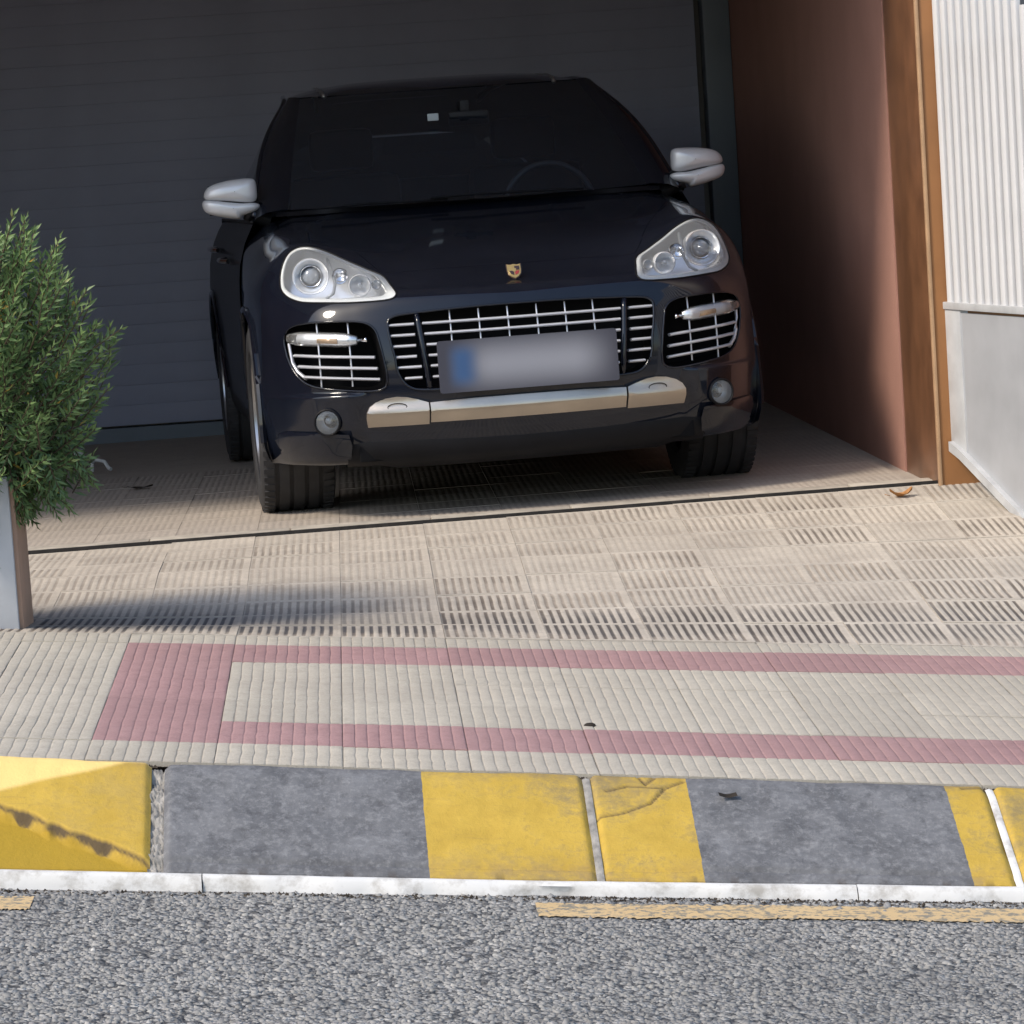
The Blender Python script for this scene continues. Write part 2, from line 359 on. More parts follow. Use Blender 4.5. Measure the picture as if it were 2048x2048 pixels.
def kerb_section(v):
    """v 0 at the paving edge .. 1 at the foot: returns (y, drop)"""
    ks = [(0, 8.085, .006), (.03, 8.07, 0), (.10, 8.03, .012), (.86, 7.757, .156), (.885, 7.75, .165), (.90, 7.748, .169), (.915, 7.742, .167), (.975, 7.7145, .1815), (1, 7.7125, .198)]
    vs = [k[0] for k in ks]; return np.interp(v, vs, [k[1] for k in ks]), np.interp(v, vs, [k[2] for k in ks])
def kerb_scale(x): return np.interp(x, [-.86, .28, 1.43, 2.4], [.184, .178, .162, .155]) / .182
def seg_dist(px, py, a, b):
    ax, ay = a; bx, by = b; dx, dy = bx - ax, by - ay
    tt = np.clip(((px - ax) * dx + (py - ay) * dy) / (dx * dx + dy * dy), 0, 1); return np.hypot(px - ax - tt * dx, py - ay - tt * dy)
kerb = MB().box((-30, 7.74, -.9), (-29, 8.02, -.8)).v
xs = np.linspace(-12, 12, 49)
kb = MB(); kb.grid([[(x, 7.70, z_road(x) - .15), (x, 7.72, z_kerb(x) - .235), (x, 8.04, z_kerb(x) - .05), (x, 8.09, z_kerb(x) - .05)] for x in xs])
kerb = kb.build('kerb', M['mortar'], None, True, None); tag(kerb, kind='structure')
def wob(n, s):  # smooth random line
    k = RNG.normal(0, s, n // 6 + 3); return np.interp(np.arange(n), np.arange(len(k)) * 6, k)
cracks = [[(.49, .42), (.56, .36), (.62, .27), (.66, .12), (.705, .06)], [(.52, .17), (.57, .12), (.66, .12)], [(.60, .02), (.615, .09), (.64, .03)], [(1.36, .05), (1.42, .04)]]
for si, (x0, x1) in enumerate(((-2.46, -1.50), (-1.492, -.528), (-.498, .471), (.486, 1.418), (1.434, 2.38), (2.395, 3.3))):
    nx, nv = 190, 84
    xg = np.linspace(x0, x1, nx); vg = np.linspace(0, 1, nv); X, V = np.meshgrid(xg, vg, indexing='ij')
    Y, Dp = kerb_section(V)
    if si <= 1:   # the broken stone: its level top runs further out towards the left
        vA = np.clip(.045 + (-.60 - X) * 1.0, .03, .5); Dp = Dp - .016 * np.clip((vA - V) / .25, 0, 1) * np.clip(V / .06, 0, 1)
    Z = z_kerb(X) - Dp * kerb_scale(X); CR = np.zeros_like(X)
    # worn surface
    for k in range(3):
        f = 9 * 2.1 ** k; Z += .0016 / 1.5 ** k * np.sin(X * f + RNG.uniform(0, 6) + 3 * np.sin(V * 5 + k)) * np.sin(V * f * .35 + RNG.uniform(0, 6)) * np.clip((1 - V) / .12, 0, 1)
    edge = np.minimum(X - x0, x1 - X); Z -= .012 * np.exp(-(edge / .008) ** 2)
    Y = Y + wob(nx, .002)[:, None] * (1 - V)
    if si == 1:   # the broken stone: upper slab almost level, lower corner sheared away
        lc = .845 + (X + .56) * 1.35             # crack line, falling to the right
        below = (V > lc)
        jag = .010 * np.sin(X * 33) + .006 * np.sin(X * 97 + 1) + np.interp(X, np.linspace(x0, x1, 60), RNG.normal(0, .006, 60))
        Z -= np.clip((V - lc - jag) / .03, 0, 1) * .030 * np.clip((1.0 - V) * 8, .15, 1)
        d = np.abs(V - lc - jag); holes = (np.sin(X * 38 + 1.2) + np.sin(X * 61)) > .55
        w = .013 + sum(q * np.exp(-((X - c) / .020) ** 4) for c, q in ((-.815, .022), (-.735, .012), (-.67, .010), (-.635, .020))) * (V > lc + jag - .010); mk = np.clip((w - d) / .012, 0, 1); CR = np.maximum(CR, mk * .9); Z -= mk * .008
    for c in cracks:
        for a, b in zip(c[:-1], c[1:]):
            d = seg_dist(X, V * .41, (a[0], a[1] * .41), (b[0], b[1] * .41)); m_ = np.clip(1 - d / .005, 0, 1)
            CR = np.maximum(CR, m_); Z -= m_ * .006
    # chipped foot of the grey bands
    ch = np.clip(np.sin(X * 23 + si) + np.sin(X * 57), 0, 1) * np.clip((V - .93) / .05, 0, 1) * (np.sin(X * 131) > .2)
    CR = np.maximum(CR, ch * .5)
    mb = MB(); mb.grid(np.stack([X, Y, Z], -1))
    n0 = len(mb.v)
    for ends in (0, nx - 1):   # stone ends
        col_ = [(X[ends, j], Y[ends, j], Z[ends, j]) for j in range(nv)]
        mb.grid([[p, (p[0], p[1], p[2] - .06)] for p in col_])
    at = np.concatenate([CR.ravel(), np.zeros(len(mb.v) - n0)])
    FD = np.zeros_like(X)
    if si == 1: FD = np.clip((vA - V) / .03 + .5, 0, 1) - np.clip((V - lc) / .03, 0, 1)  # lit wedge at the top, shaded corner below the crack
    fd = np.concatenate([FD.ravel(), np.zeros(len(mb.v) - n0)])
    mb.build('kerb_stone', M['kerb'], kerb, True, 50, {'crack': at, 'facet_shade': fd}, recalc=True)
mb = MB(); xg = np.linspace(-.534, -.492, 14); vg = np.linspace(0, 1, 60); Xm, Vm = np.meshgrid(xg, vg, indexing='ij'); Ym, Dm = kerb_section(Vm)
Zm = z_kerb(Xm) - Dm * kerb_scale(-.5) - .010 - .012 * RNG.random(Xm.shape) ** 2 - np.interp(Vm, np.linspace(0, 1, 18), RNG.normal(.004, .004, 18))
mb.grid(np.stack([Xm, Ym, Zm], -1)); mb.build('mortar_joint', M['mortar'], kerb, True, None)
for xj, mm in ((.4785, 'mortar'), (1.426, 'white')):
    mb = MB(); vg = np.linspace(.0, .99, 50); yv, dv = kerb_section(vg); mb.grid([[(xj - .009, a, z_kerb(xj) - b * kerb_scale(xj) - .008), (xj, a, z_kerb(xj) - b * kerb_scale(xj) - .003 - random.random() * .003), (xj + .009, a, z_kerb(xj) - b * kerb_scale(xj) - .008)] for a, b in zip(yv, dv)]); mb.build('mortar_joint', M[mm], kerb, True, None)
# white foot course along the gutter
for x0, x1 in ((-3.2, -1.378), (-1.376, -.4125), (-.410, 1.05), (1.0525, 2.5)):
    nx = int((x1 - x0) / .012); xg = np.linspace(x0, x1, nx); w1 = wob(nx, .0025); w2 = wob(nx, .004)
    rows = []
    for x, a, b in zip(xg, w1, w2):
        zt = z_kerb(x) - .183 * kerb_scale(x); zb = z_road(x) - .01
        zt = max(zt, zb + .03)
        rows.append([(x, 7.73, zt - .005), (x, 7.708 + a, zt - .001), (x, 7.697 + a, zt - .002), (x, 7.69 + a, zt - .009), (x, 7.684 + b, zb + .02), (x, 7.678 + b, zb)])
    mb = MB(); mb.grid(rows)
    for r in (rows[0], rows[-1]): mb.add(r, [tuple(range(len(r)))])
    mb.build('gutter_course', M['white'], kerb, True, 60)
# grit gathered at the foot of the kerb
mb = MB()
for i in range(2600):
    x = random.uniform(-1.6, 2.4); y = 7.674 - abs(random.gauss(0, .022)); s = random.uniform(.0015, .0055)
    if x < .3 and random.random() < .55: continue
    z = z_road(x); a = random.random() * 6.28
    p = [(math.cos(a + k * 2.09) * s * random.uniform(.7, 1.6), math.sin(a + k * 2.09) * s) for k in range(3)]
    mb.add([(x + q[0], y + q[1], z) for q in p] + [(x, y, z + s * random.uniform(.6, 1.3))], [(0, 1, 3), (1, 2, 3), (2, 0, 3)])
for i in range(1500):
    x = random.uniform(-1.6, 2.4); y = 8.085 - abs(random.gauss(0, .006)); s = random.uniform(.002, .006)
    if math.sin(x * 5.3) + math.sin(x * 11 + 2) < .1 and x < .75: continue
    z = z_kerb(x) - .012; a = random.random() * 6.28
    p = [(math.cos(a + k * 2.09) * s * random.uniform(.7, 1.6), math.sin(a + k * 2.09) * s) for k in range(3)]
    mb.add([(x + q[0], y + q[1], z) for q in p] + [(x, y, z + s * random.uniform(.8, 1.6))], [(0, 1, 3), (1, 2, 3), (2, 0, 3)])
o = mb.build('kerb_grit', M['dirt'], None, False); tag(o, 'dark grit and crumbs lying along the foot of the white kerb course', 'grit', kind='stuff')

# ------------------------------------------------------------------ tiled pavement, driveway, garage floor
def base_sheet(name, y0, y1, dz, m):
    xs = np.linspace(-12, 12, 97); ys = np.linspace(y0, y1, max(2, int((y1 - y0) / .12)))
    return tag(sheet(xs, ys, lambda x, y: z_pave(x, y) - dz, name, m), kind='structure')
sidewalk = base_sheet('sidewalk', Y_KERB + .012, Y_JOINT - .004, .012, M['bed'])
driveway = base_sheet('driveway', Y_JOINT, Y_SILL - .012, .012, M['bed'])
garage_floor = base_sheet('garage_floor', Y_SILL + .022, Y_DOOR + .6, .012, M['tilefloor'])

def tile(parent, m, x0, x1, y0, y1, prof, border, name='paving_tile', gap=.0006, nr=10, jz=.0012, pitch_=.03, lvl=1.0):
    x0 += gap; x1 -= gap; y0 += gap; y1 -= gap
    fr = []; hs = []; gs = []
    n = max(1, round((x1 - x0) / pitch_)); mg = .022 if border else 0.0
    if border: fr.append(0.0); hs.append(0.0); gs.append(0.0); n -= 1 if n > 6 else 0
    for k in range(n):
        for f, h, g in prof:
            fr.append(mg + (1 - 2 * mg) * (k + f) / n); hs.append(h * lvl); gs.append(g * lvl)
    if border:
        fr.append(1 - mg); hs.append(0.0); gs.append(0.0); fr.append(1.0); hs.append(0.0); gs.append(0.0)
    else: fr.append(1.0); hs.append(prof[0][1]); gs.append(prof[0][2])
    if border: rows = [(0, 0), (.045, 0), (.06, 1), (.35, 1), (.65, 1), (.94, 1), (.955, 0), (1, 0)]
    else: rows = [(0, .7), (.04, 1), (.2, 1), (.4, 1), (.6, 1), (.8, 1), (.96, 1), (1, .7)]
    wv = [random.gauss(0, .0007) for _ in rows]; wd = [random.uniform(.45, 1.0) for _ in rows]; wv[0] = wv[-1] = 0
    cx, cy = (x0 + x1) / 2, (y0 + y1) / 2; cz = z_pave(cx, cy); dz = random.uniform(-jz, jz); tx, ty = random.gauss(0, .002), random.gauss(0, .002)
    vs = []; fs = []; at = []
    for (r, gf), wo, dd in zip(rows, wv, wd):
        y = y0 + (y1 - y0) * r
        for f, h, g in zip(fr, hs, gs):
            x = x0 + (x1 - x0) * f + (wo + random.gauss(0, .0005)) * (0 < f < 1)
            h = h * dd
            z = z_pave(x, y) + dz + tx * (x - cx) + ty * (y - cy) + h * gf
            vs.append((x - cx, y - cy, z - cz)); at.append(g * gf)
    m_ = len(fr)
    for i in range(len(rows) - 1):
        for j in range(m_ - 1):
            fs.append((i * m_ + j, i * m_ + j + 1, (i + 1) * m_ + j + 1, (i + 1) * m_ + j))
    # skirts
    n0 = len(vs); rim = list(range(m_)) + [i * m_ + m_ - 1 for i in range(1, len(rows))] + [(len(rows) - 1) * m_ + j for j in range(m_ - 2, -1, -1)] + [i * m_ for i in range(len(rows) - 2, 0, -1)]
    for i in rim: vs.append((vs[i][0], vs[i][1], vs[i][2] - .012)); at.append(.35)
    k = len(rim)
    for i in range(k): fs.append((rim[(i + 1) % k], rim[i], n0 + i, n0 + (i + 1) % k))
    mb = MB(); mb.add(vs, fs); o = mb.build(name, m, parent, True, 28, {'groove': at}, recalc=False); o.location = (cx, cy, cz); return o

P_WALK = [(0, -.0026, 1), (.08, -.0008, .35), (.18, 0, 0), (.55, .0002, 0), (.86, 0, 0), (.94, -.0008, .35)]
P_DRIVE = [(0, -.0024, 1), (.28, -.0024, 1), (.42, -.0002, .1), (.86, -.0002, .1)]
P_FLOOR = [(0, -.0014, 1), (.28, -.0014, 1), (.42, 0, 0), (.86, 0, 0)]
cols = [-.685 + .3 * k for k in range(-4, 12)]
rows = [8.092] + [8.341 + .3044 * k for k in range(6)] + [10.024]
for a, b in zip(cols[:-1], cols[1:]):
    for ri_, (c, d) in enumerate(zip(rows[:-1], rows[1:])):
        pink = (abs(a + .685) < .01 and 1 <= ri_ <= 5) or (a > -.5 and ri_ in (1, 5))
        tile(sidewalk, M['tilepink'] if pink else M['tile'], a, b, c, d, P_WALK, False)
rows = [10.034 + (12.486 - 10.034) / 8 * k for k in range(9)]
for a, b in zip(cols[:-1], cols[1:]):
    for c, d in zip(rows[:-1], rows[1:]):
        if a > 2.5: continue
        near_ = c < 10.55; pdark = .8 if near_ else (.5 if a > .7 else (.25 if a > .1 else .12))
        lv = random.uniform(.72, 1.0) if random.random() < pdark else random.uniform(.42, .68)
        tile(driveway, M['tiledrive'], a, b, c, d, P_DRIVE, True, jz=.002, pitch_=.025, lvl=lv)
# dark gate track let into the sill
M['track'] = simple('gate_track', (.03, .027, .025), .7, .2, 0, .3, .3, 30, .3, 60)
mb = MB(); mb.grid([[(x, 12.488, z_sill(x) - .02), (x, 12.490, z_sill(x) + .010), (x, 12.497, z_sill(x) + .012), (x, 12.524, z_sill(x) + .004)] for x in np.linspace(-3.7, 2.08, 30)])
o = mb.build('gate_track', M['track'], garage_floor, True, 40)
# pale threshold stones, then the ribbed garage floor
M['sillstone'] = simple('threshold_stone', (.50, .45, .38), .8, 0, 0, .25, .18, 14, .4, 120)
for k in range(9):
    x0 = -2.3 + k * .51; x1 = x0 + .506
    mb = MB().box((x0, 12.526, z_floor(x0, 12.6) - .04), (x1, 12.70, z_floor(x0, 12.6) + .006), .005); mb.build('threshold_stone', M['sillstone'], garage_floor, True, 50)
rows = [12.704 + .3 * k for k in range(11)]
for a, b in zip(cols[:-1], cols[1:]):
    for c, d in zip(rows[:-1], rows[1:]):
        if a > 2.0 or a < -1.6: continue
        tile(garage_floor, M['tilefloor'], a, min(b, 2.05), c, d, P_FLOOR, True, jz=.0008, pitch_=.025)

# ------------------------------------------------------------------ the house: garage walls, ceiling, door, jamb
M['pink'] = simple('pink_render', (.39, .21, .165), .85, 0, 0, .2, .06, 3, .35, 140)
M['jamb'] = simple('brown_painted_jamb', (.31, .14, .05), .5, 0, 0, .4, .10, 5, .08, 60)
M['ceil'] = simple('ceiling_plaster', (.62, .61, .60), .9, 0, 0, .2, .05)
M['greyrender'] = simple('grey_render', (.30, .29, .28), .9, 0, 0, .2, .08, 4, .3, 100)
M['door'] = simple('slate_door', (.31, .325, .42), .6, 0, 0, .35, .06, 3)
M['doorframe'] = simple('door_frame', (.15, .18, .215), .5, 0, 0, .35, .06, 3)
house = empty('garage_house', (2.07, 12.45, 0)); tag(house, 'pink rendered garage with slate slatted door and brown pillar beside the opening', 'garage')
def hb(name, m, a, b, bev=0):
    mb = MB().box(a, b, bev); mb.v = [(x - 2.07, y - 12.45, z) for x, y, z in mb.v]; return mb.build(name, m, house, True, 40)
hb('side_wall', M['pink'], (2.075, 13.18, -.3), (2.40, Y_DOOR + .4, 3.4))
hb('side_wall', M['pink'], (-4.05, 12.6, -.3), (-3.75, Y_DOOR + .4, 3.4))
hb('ceiling', M['ceil'], (-3.75, 12.80, 2.85), (2.075, Y_DOOR + .4, 3.4))
hb('lintel', M['pink'], (-4.05, 12.56, 2.75), (2.40, 12.80, 3.6))
hb('back_wall', M['greyrender'], (-3.75, Y_DOOR + .12, -.3), (2.075, Y_DOOR + .4, 2.95))
hb('pillar', M['jamb'], (2.088, 12.455, -.02), (2.42, 13.18, 2.745), .006)
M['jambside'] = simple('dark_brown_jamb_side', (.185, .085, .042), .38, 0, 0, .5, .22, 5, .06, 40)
M['jambedge'] = simple('jamb_edge_highlight', (.48, .30, .17), .5, 0, 0, .4, .15, 9)  # paler brown that paints the highlight along the pillar's edge
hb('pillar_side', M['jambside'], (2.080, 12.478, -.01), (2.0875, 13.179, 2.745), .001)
hb('pillar_edge_highlight', M['jambedge'], (2.079, 12.448, -.01), (2.0915, 12.477, 2.745), .004)  # added strip carrying the edge highlight in its colour
hb('front_wall', M['greyrender'], (2.425, 12.9, -.5), (7.0, 13.2, 2.9))
hb('front_wall', M['pink'], (-7, 12.6, -.3), (-4.06, 12.9, 3.2))
hb('door_threshold', M['doorframe'], (-3.75, Y_DOOR - .03, -.2), (1.95, Y_DOOR + .05, .012))
door = hb('garage_door', M['void'], (-3.75, Y_DOOR + .045, .02), (1.905, Y_DOOR + .10, 2.95))
sl = MB().box((-3.74 - 2.07, Y_DOOR - 12.45, 0), (1.90 - 2.07, Y_DOOR + .045 - 12.45, .1042), .0016)
first = None
for k in range(28):
    if first is None: first = sl.build('slat', M['door'], door, True, 40); ob = first
    else: ob = first.copy(); link(ob, door)
    ob.location = (0, random.uniform(-.001, .001), .022 + k * .1045)
hb('door_frame', M['doorframe'], (1.935, Y_DOOR - .10, -.1), (2.073, Y_DOOR + .1, 2.95), .006)

# ------------------------------------------------------------------ gate leaf, folded out towards the street
M['gatewhite'] = simple('white_gate_slat', (.58, .58, .585), .45, 0, .2, .4, .04, 5)
M['gategrey'] = simple('grey_gate_panel', (.42, .43, .45), .4, .2, 0, .4, .08, 5, .03, 30)
M['gateframe'] = simple('gate_frame', (.56, .57, .58), .45, .2, 0, .4, .15, 8)
gate = empty('gate_leaf', (2.16, 12.40, .05)); tag(gate, 'open metal gate leaf with white vertical slats above a plain grey panel', 'gate')
gdir = Vector((.226, -.974, 0)); gate.rotation_euler = (0, 0, math.atan2(gdir.y, gdir.x))
def gp(name, mb, m, **k): mb.v = [(x, y, z - .05) for x, y, z in mb.v]; return mb.build(name, m, gate, **k)
# local x runs along the leaf, local -y faces the drive's camera side
def gtop(s): return 1.80 - .17 * max(0, s - .1) - .02 * math.sin(s * 9)
def gbot(s): return .155 - .37 * max(0, s + .02) if s < .75 else .155 - .37 * .77
Lg = 1.15
pitch = .0675
for k in range(int(Lg / pitch)):
    s0 = -.055 + k * pitch; n = 7; prof = []
    zt = gtop(s0) + random.uniform(-.006, .006)
    ring = [(s0 + pitch * .5 + math.sin(a) * pitch * .32, -.006 - .009 * max(0, math.cos(a)) ** .5) for a in np.linspace(-math.pi / 2, math.pi / 2, n)]
    ring += [(s0 + pitch * .82, .004), (s0 + pitch * .18, .004)]
    mb = MB(); nn = len(ring); mb.add([(x, y, .69) for x, y in ring] + [(x, y, zt) for x, y in ring], [(i, (i + 1) % nn, nn + (i + 1) % nn, nn + i) for i in range(nn)] + [tuple(range(nn)), tuple(range(nn, 2 * nn))])
    gp('slat', mb, M['gatewhite'], sharp=50)
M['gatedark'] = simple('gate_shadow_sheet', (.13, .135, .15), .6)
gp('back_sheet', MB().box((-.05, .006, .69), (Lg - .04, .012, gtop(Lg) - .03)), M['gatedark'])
gp('middle_rail', MB().box((-.062, -.022, .664), (Lg, .02, .690), .003), M['gateframe'])
mb = MB(); ss = np.linspace(-.045, Lg, 14)
mb.add([(s, -.012, .653) for s in ss] + [(s, -.012, gbot(s) + .03) for s in ss] + [(s, .0, .653) for s in ss] + [(s, .0, gbot(s) + .03) for s in ss],
       [(i, i + 1, 15 + i, 14 + i) for i in range(13)] + [(28 + i, 42 + i, 43 + i, 29 + i) for i in range(13)])
gp('lower_panel', mb, M['gategrey'])
gp('hinge_stile', MB().box((-.062, -.016, .15), (.075, .016, .663), .004), M['gateframe'])
mb = MB(); ring = []
for s in ss: z = gbot(s); ring.append([(s, -.034, z), (s, -.034, z + .034), (s, .02, z + .034), (s, .02, z), (s, -.034, z)])
mb.grid(ring); mb.add(ring[0][:4], [(0, 1, 2, 3)]); gp('bottom_rail', mb, M['gateframe'])

# ------------------------------------------------------------------ planter and shrub
M['planterfront'] = simple('white_planter_face', (.46, .47, .49), .7, 0, 0, .3, .10, 4, .2, 50)
M['planterside'] = simple('brown_planter_side', (.44, .28, .20), .7, 0, 0, .3, .12, 4, .2, 50)
M['soil'] = simple('soil', (.05, .035, .025), .95, 0, 0, .1, .3, 20, .8, 40)
plx = -1.008
pl = empty('planter', (-1.3, 10.36, .05)); tag(pl, 'low planter wall with whitish front and brown end under the shrub', 'planter')
def pb(name, m, a, b, bev=.006): mb = MB().box(a, b, bev); mb.v = [(x + 1.3, y - 10.36, z - .05) for x, y, z in mb.v]; return mb.build(name, m, pl, True, 40)
pb('front_face', M['planterfront'], (-2.1, 10.19, -.02), (plx - .012, 10.215, .485))
pb('end_face', M['planterside'], (plx - .03, 10.2155, -.02), (plx, 10.52, .48))
pb('back_face', M['planterside'], (-2.1, 10.495, -.02), (plx - .031, 10.52, .47))
pb('soil', M['soil'], (-2.1, 10.216, .2), (plx - .031, 10.494, .45), .003)

t = NT('shrub_leaf'); rnd = t.n('Attribute', _attribute_name='tone').outputs['Fac']
colr = t.ramp(rnd, [(0, (.05, .095, .04)), (.45, (.10, .175, .065)), (.8, (.19, .28, .10)), (.93, (.29, .36, .15)), (1, (.40, .28, .06))])
t.set(Base__Color=colr, Roughness=.45); t.b.inputs['Specular IOR Level'].default_value = .4
tl = t.n('BsdfTranslucent'); t.l(colr, tl.inputs[0]); mx = t.n('MixShader'); mx.inputs[0].default_value = .22
t.l(t.b.outputs[0], mx.inputs[1]); t.l(tl.outputs[0], mx.inputs[2]); t.l(mx.outputs[0], t.out.inputs[0]); M['leaf'] = t.m
M['bark'] = simple('shrub_bark', (.10, .075, .05), .9, 0, 0, .2, .2, 20, .5, 60)
shrub = empty('shrub', (-1.18, 10.38, .45)); tag(shrub, 'bushy green shrub with narrow pointed leaves above the low planter', 'shrub')
SC = Vector((-1.18, 10.38, .745)); SR = Vector((.445, .40, .50)); O0 = Vector((-1.18, 10.38, .45))
stem = MB(); leaf = MB(); tone = []
def blade(p, d, ln, w, side, tn):
    d = d.normalized(); s = d.cross(side).normalized(); n = s.cross(d)
    droop = n * (-.12 * ln)
    a = p; b = p + d * ln * .4; c = p + d * ln + droop
    vs = [a, b + s * w + n * w * .5, b, b - s * w + n * w * .5, c]
    leaf.add([v - O0 for v in vs], [(0, 1, 2), (0, 2, 3), (1, 4, 2), (2, 4, 3)]); tone.extend([tn] * 5)
for i in range(1150):
    while True:
        v = Vector((random.gauss(0, 1), random.gauss(0, 1), random.gauss(0, 1))).normalized()
        if v.z > -.95: break
    lump = 1 + .10 * math.sin(v.x * 7 + 1) * math.sin(v.z * 6) + random.uniform(-.14, .13)
    rr = lump * (random.uniform(.55, 1.0) if random.random() < .5 else 1.0)
    tip = SC + Vector((v.x * SR.x, v.y * SR.y, v.z * SR.z)) * rr
    if i % 14 == 0: tip = Vector((-.96, 10.33, .41)) + Vector((random.gauss(0, .055), random.gauss(0, .06), random.gauss(0, .04))); v = Vector((.3, 0, -.9))
    dr = (v * .75 + Vector((0, 0, .62 if v.z > -.5 else -.1)) + Vector((random.gauss(0, .22), random.gauss(0, .22), random.gauss(0, .15)))).normalized()
    L = random.uniform(.10, .19); base = tip - dr * L
    stem.tube([base - O0, tip - O0], [.0028, .0014], 4, False)
    dep = min(1, max(0, (tip - SC).length / .45))
    yellow = (tip.x < -.98 and abs(tip.z - .98) < .12 and random.random() < .3)
    nl = random.randint(15, 22)
    for k in range(nl):
        f = (k + .5) / nl; p = base + dr * L * f; ang = k * 2.4 + random.uniform(-.4, .4)
        ax = dr.orthogonal().normalized(); ax = Matrix.Rotation(ang, 3, dr) @ ax
        spread = 1.15 - .75 * f ** 2
        d = dr * (.55 + .7 * f ** 2) + ax * spread
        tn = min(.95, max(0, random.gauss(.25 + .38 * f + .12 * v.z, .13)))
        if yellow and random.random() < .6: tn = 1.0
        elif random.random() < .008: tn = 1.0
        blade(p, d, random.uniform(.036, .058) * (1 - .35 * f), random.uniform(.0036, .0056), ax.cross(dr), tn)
for i in range(26):
    a = random.random() * 6.28; e = SC + Vector((math.cos(a) * SR.x, math.sin(a) * SR.y, random.uniform(-.5, .8) * SR.z)) * .75
    b = Vector((SC.x + random.uniform(-.08, .08), SC.y + random.uniform(-.06, .06), .45)); mid = (b + e) / 2 + Vector((0, 0, .05))
    stem.tube([b - O0, mid - O0, e - O0], [.009, .006, .003], 5, False)
stem.build('stem', M['bark'], shrub, True, None, recalc=False)
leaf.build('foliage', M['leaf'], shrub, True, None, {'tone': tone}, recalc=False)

# ------------------------------------------------------------------ the car (local: x to the viewer's right, y to the rear, z up; origin under the front axle)
def cr_eval(Pn, tv):
    n = len(Pn); i = np.clip(np.floor(tv).astype(int), 0, n - 2); f = (tv - i)
    E = np.concatenate([[2 * Pn[0] - Pn[1]], Pn, [2 * Pn[-1] - Pn[-2]]]); a, b, c, d = E[i], E[i + 1], E[i + 2], E[i + 3]
    f = f.reshape(f.shape + (1,) * (Pn.ndim - 1))
    return .5 * (2 * b + (c - a) * f + (2 * a - 5 * b + 4 * c - d) * f * f + (3 * b - a - 3 * c + d) * f ** 3)
def yplan(x): return .10 * (x / .6) ** 2 + .25 * np.maximum(0, (x - .6) / .33) ** 3
def make_net():
    XS = [0, .22, .44, .60, .74, .85, .92]
    low = [(-.62, .25), (-.84, .215), (-.895, .29), (-.925, .41), (-.94, .53), (-.93, .65), (-.905, .745)]
    side = [(-.44, .25), (-.44, .24), (-.435, .30), (-.425, .42), (-.385, .54), (-.31, .65), (-.21, .73)]
    rows = []
    for k, (y, z) in enumerate(low):
        r = [(x * (.985 if k < 2 else 1), y + yplan(x) * (1 if k else .6), z + (.012 * (x / .9) ** 2 if k > 4 else 0)) for x in XS]
        r.append((.945 if k > 1 else .93,) + side[k]); rows.append(r)
    rows.append([(0, -.858, .818), (.22, -.85, .82), (.44, -.812, .822), (.60, -.757, .824), (.74, -.675, .83), (.85, -.55, .825), (.92, -.40, .80), (.955, -.11, .775)])
    rows.append([(0, -.74, .855), (.22, -.735, .857), (.44, -.70, .865), (.60, -.645, .90), (.74, -.555, .925), (.85, -.46, .90), (.925, -.33, .84), (.958, -.03, .787)])
    rows.append([(0, -.44, .925), (.22, -.44, .93), (.44, -.44, .95), (.60, -.44, .985), (.74, -.42, 1.012), (.85, -.37, .965), (.932, -.22, .87), (.96, .05, .785)])
    rows.append([(0, -.2, .985), (.22, -.2, .985), (.44, -.2, .998), (.60, -.2, 1.025), (.745, -.19, 1.045), (.855, -.16, .995), (.938, -.06, .885), (.96, .14, .765)])
    rows.append([(0, .12, 1.052), (.22, .12, 1.052), (.44, .12, 1.055), (.60, .12, 1.068), (.75, .12, 1.08), (.86, .12, 1.035), (.938, .14, .90), (.957, .25, .71)])
    rows.append([(0, .50, 1.135), (.22, .505, 1.133), (.44, .52, 1.13), (.60, .535, 1.125), (.755, .55, 1.118), (.865, .55, 1.065), (.935, .55, .92), (.945, .44, .42)])
    return np.array(rows)
NET = make_net()
def surf(u, w, step=True):
    u = np.atleast_1d(np.asarray(u, float)); w = np.atleast_1d(np.asarray(w, float)); a = np.abs(u)
    A = cr_eval(NET, w); Mi = A[:, 1:2].copy(); Mi[..., 0] *= -1
    E = np.concatenate([Mi, A], 1); n = E.shape[1]; tt = a + 1; i = np.clip(np.floor(tt).astype(int), 0, n - 2); f = (tt - i)[:, None]
    E2 = np.concatenate([E, 2 * E[:, -1:] - E[:, -2:-1]], 1); k = np.arange(len(u))
    a0 = E2[k, np.maximum(i - 1, 0)]; b = E2[k, i]; c = E2[k, i + 1]; d = E2[k, i + 2]
    p = .5 * (2 * b + (c - a0) * f + (2 * a0 - 5 * b + 4 * c - d) * f * f + (3 * b - a0 - 3 * c + d) * f ** 3)
    if step:   # the ledge where the lower bumper stands proud below the side intakes
        ax = np.abs(p[:, 0]); msk = np.clip((ax - .58) / .06, 0, 1) * np.clip((.93 - ax) / .06, 0, 1)
        s = np.clip((.488 - p[:, 2]) / .016, 0, 1); s = s * s * (3 - 2 * s); f2 = np.clip((p[:, 2] - .25) / .1, 0, 1)
        p[:, 1] -= .022 * s * msk * f2
    p[:, 0] *= np.where(u < 0, -1, 1); return p
def S(u, w, out=0.0):
    p = surf([u, u + .01, u], [w, w, w + .01]); n = np.cross(p[1] - p[0], p[2] - p[0]); n /= np.linalg.norm(n) + 1e-12
    if n[1] > 0 and w < 8: n = -n
    return p[0] + n * out
_gu, _gw = np.meshgrid(np.linspace(0, 6, 121), np.linspace(1, 9, 161), indexing='ij'); _g3 = surf(_gu.ravel(), _gw.ravel(), False)
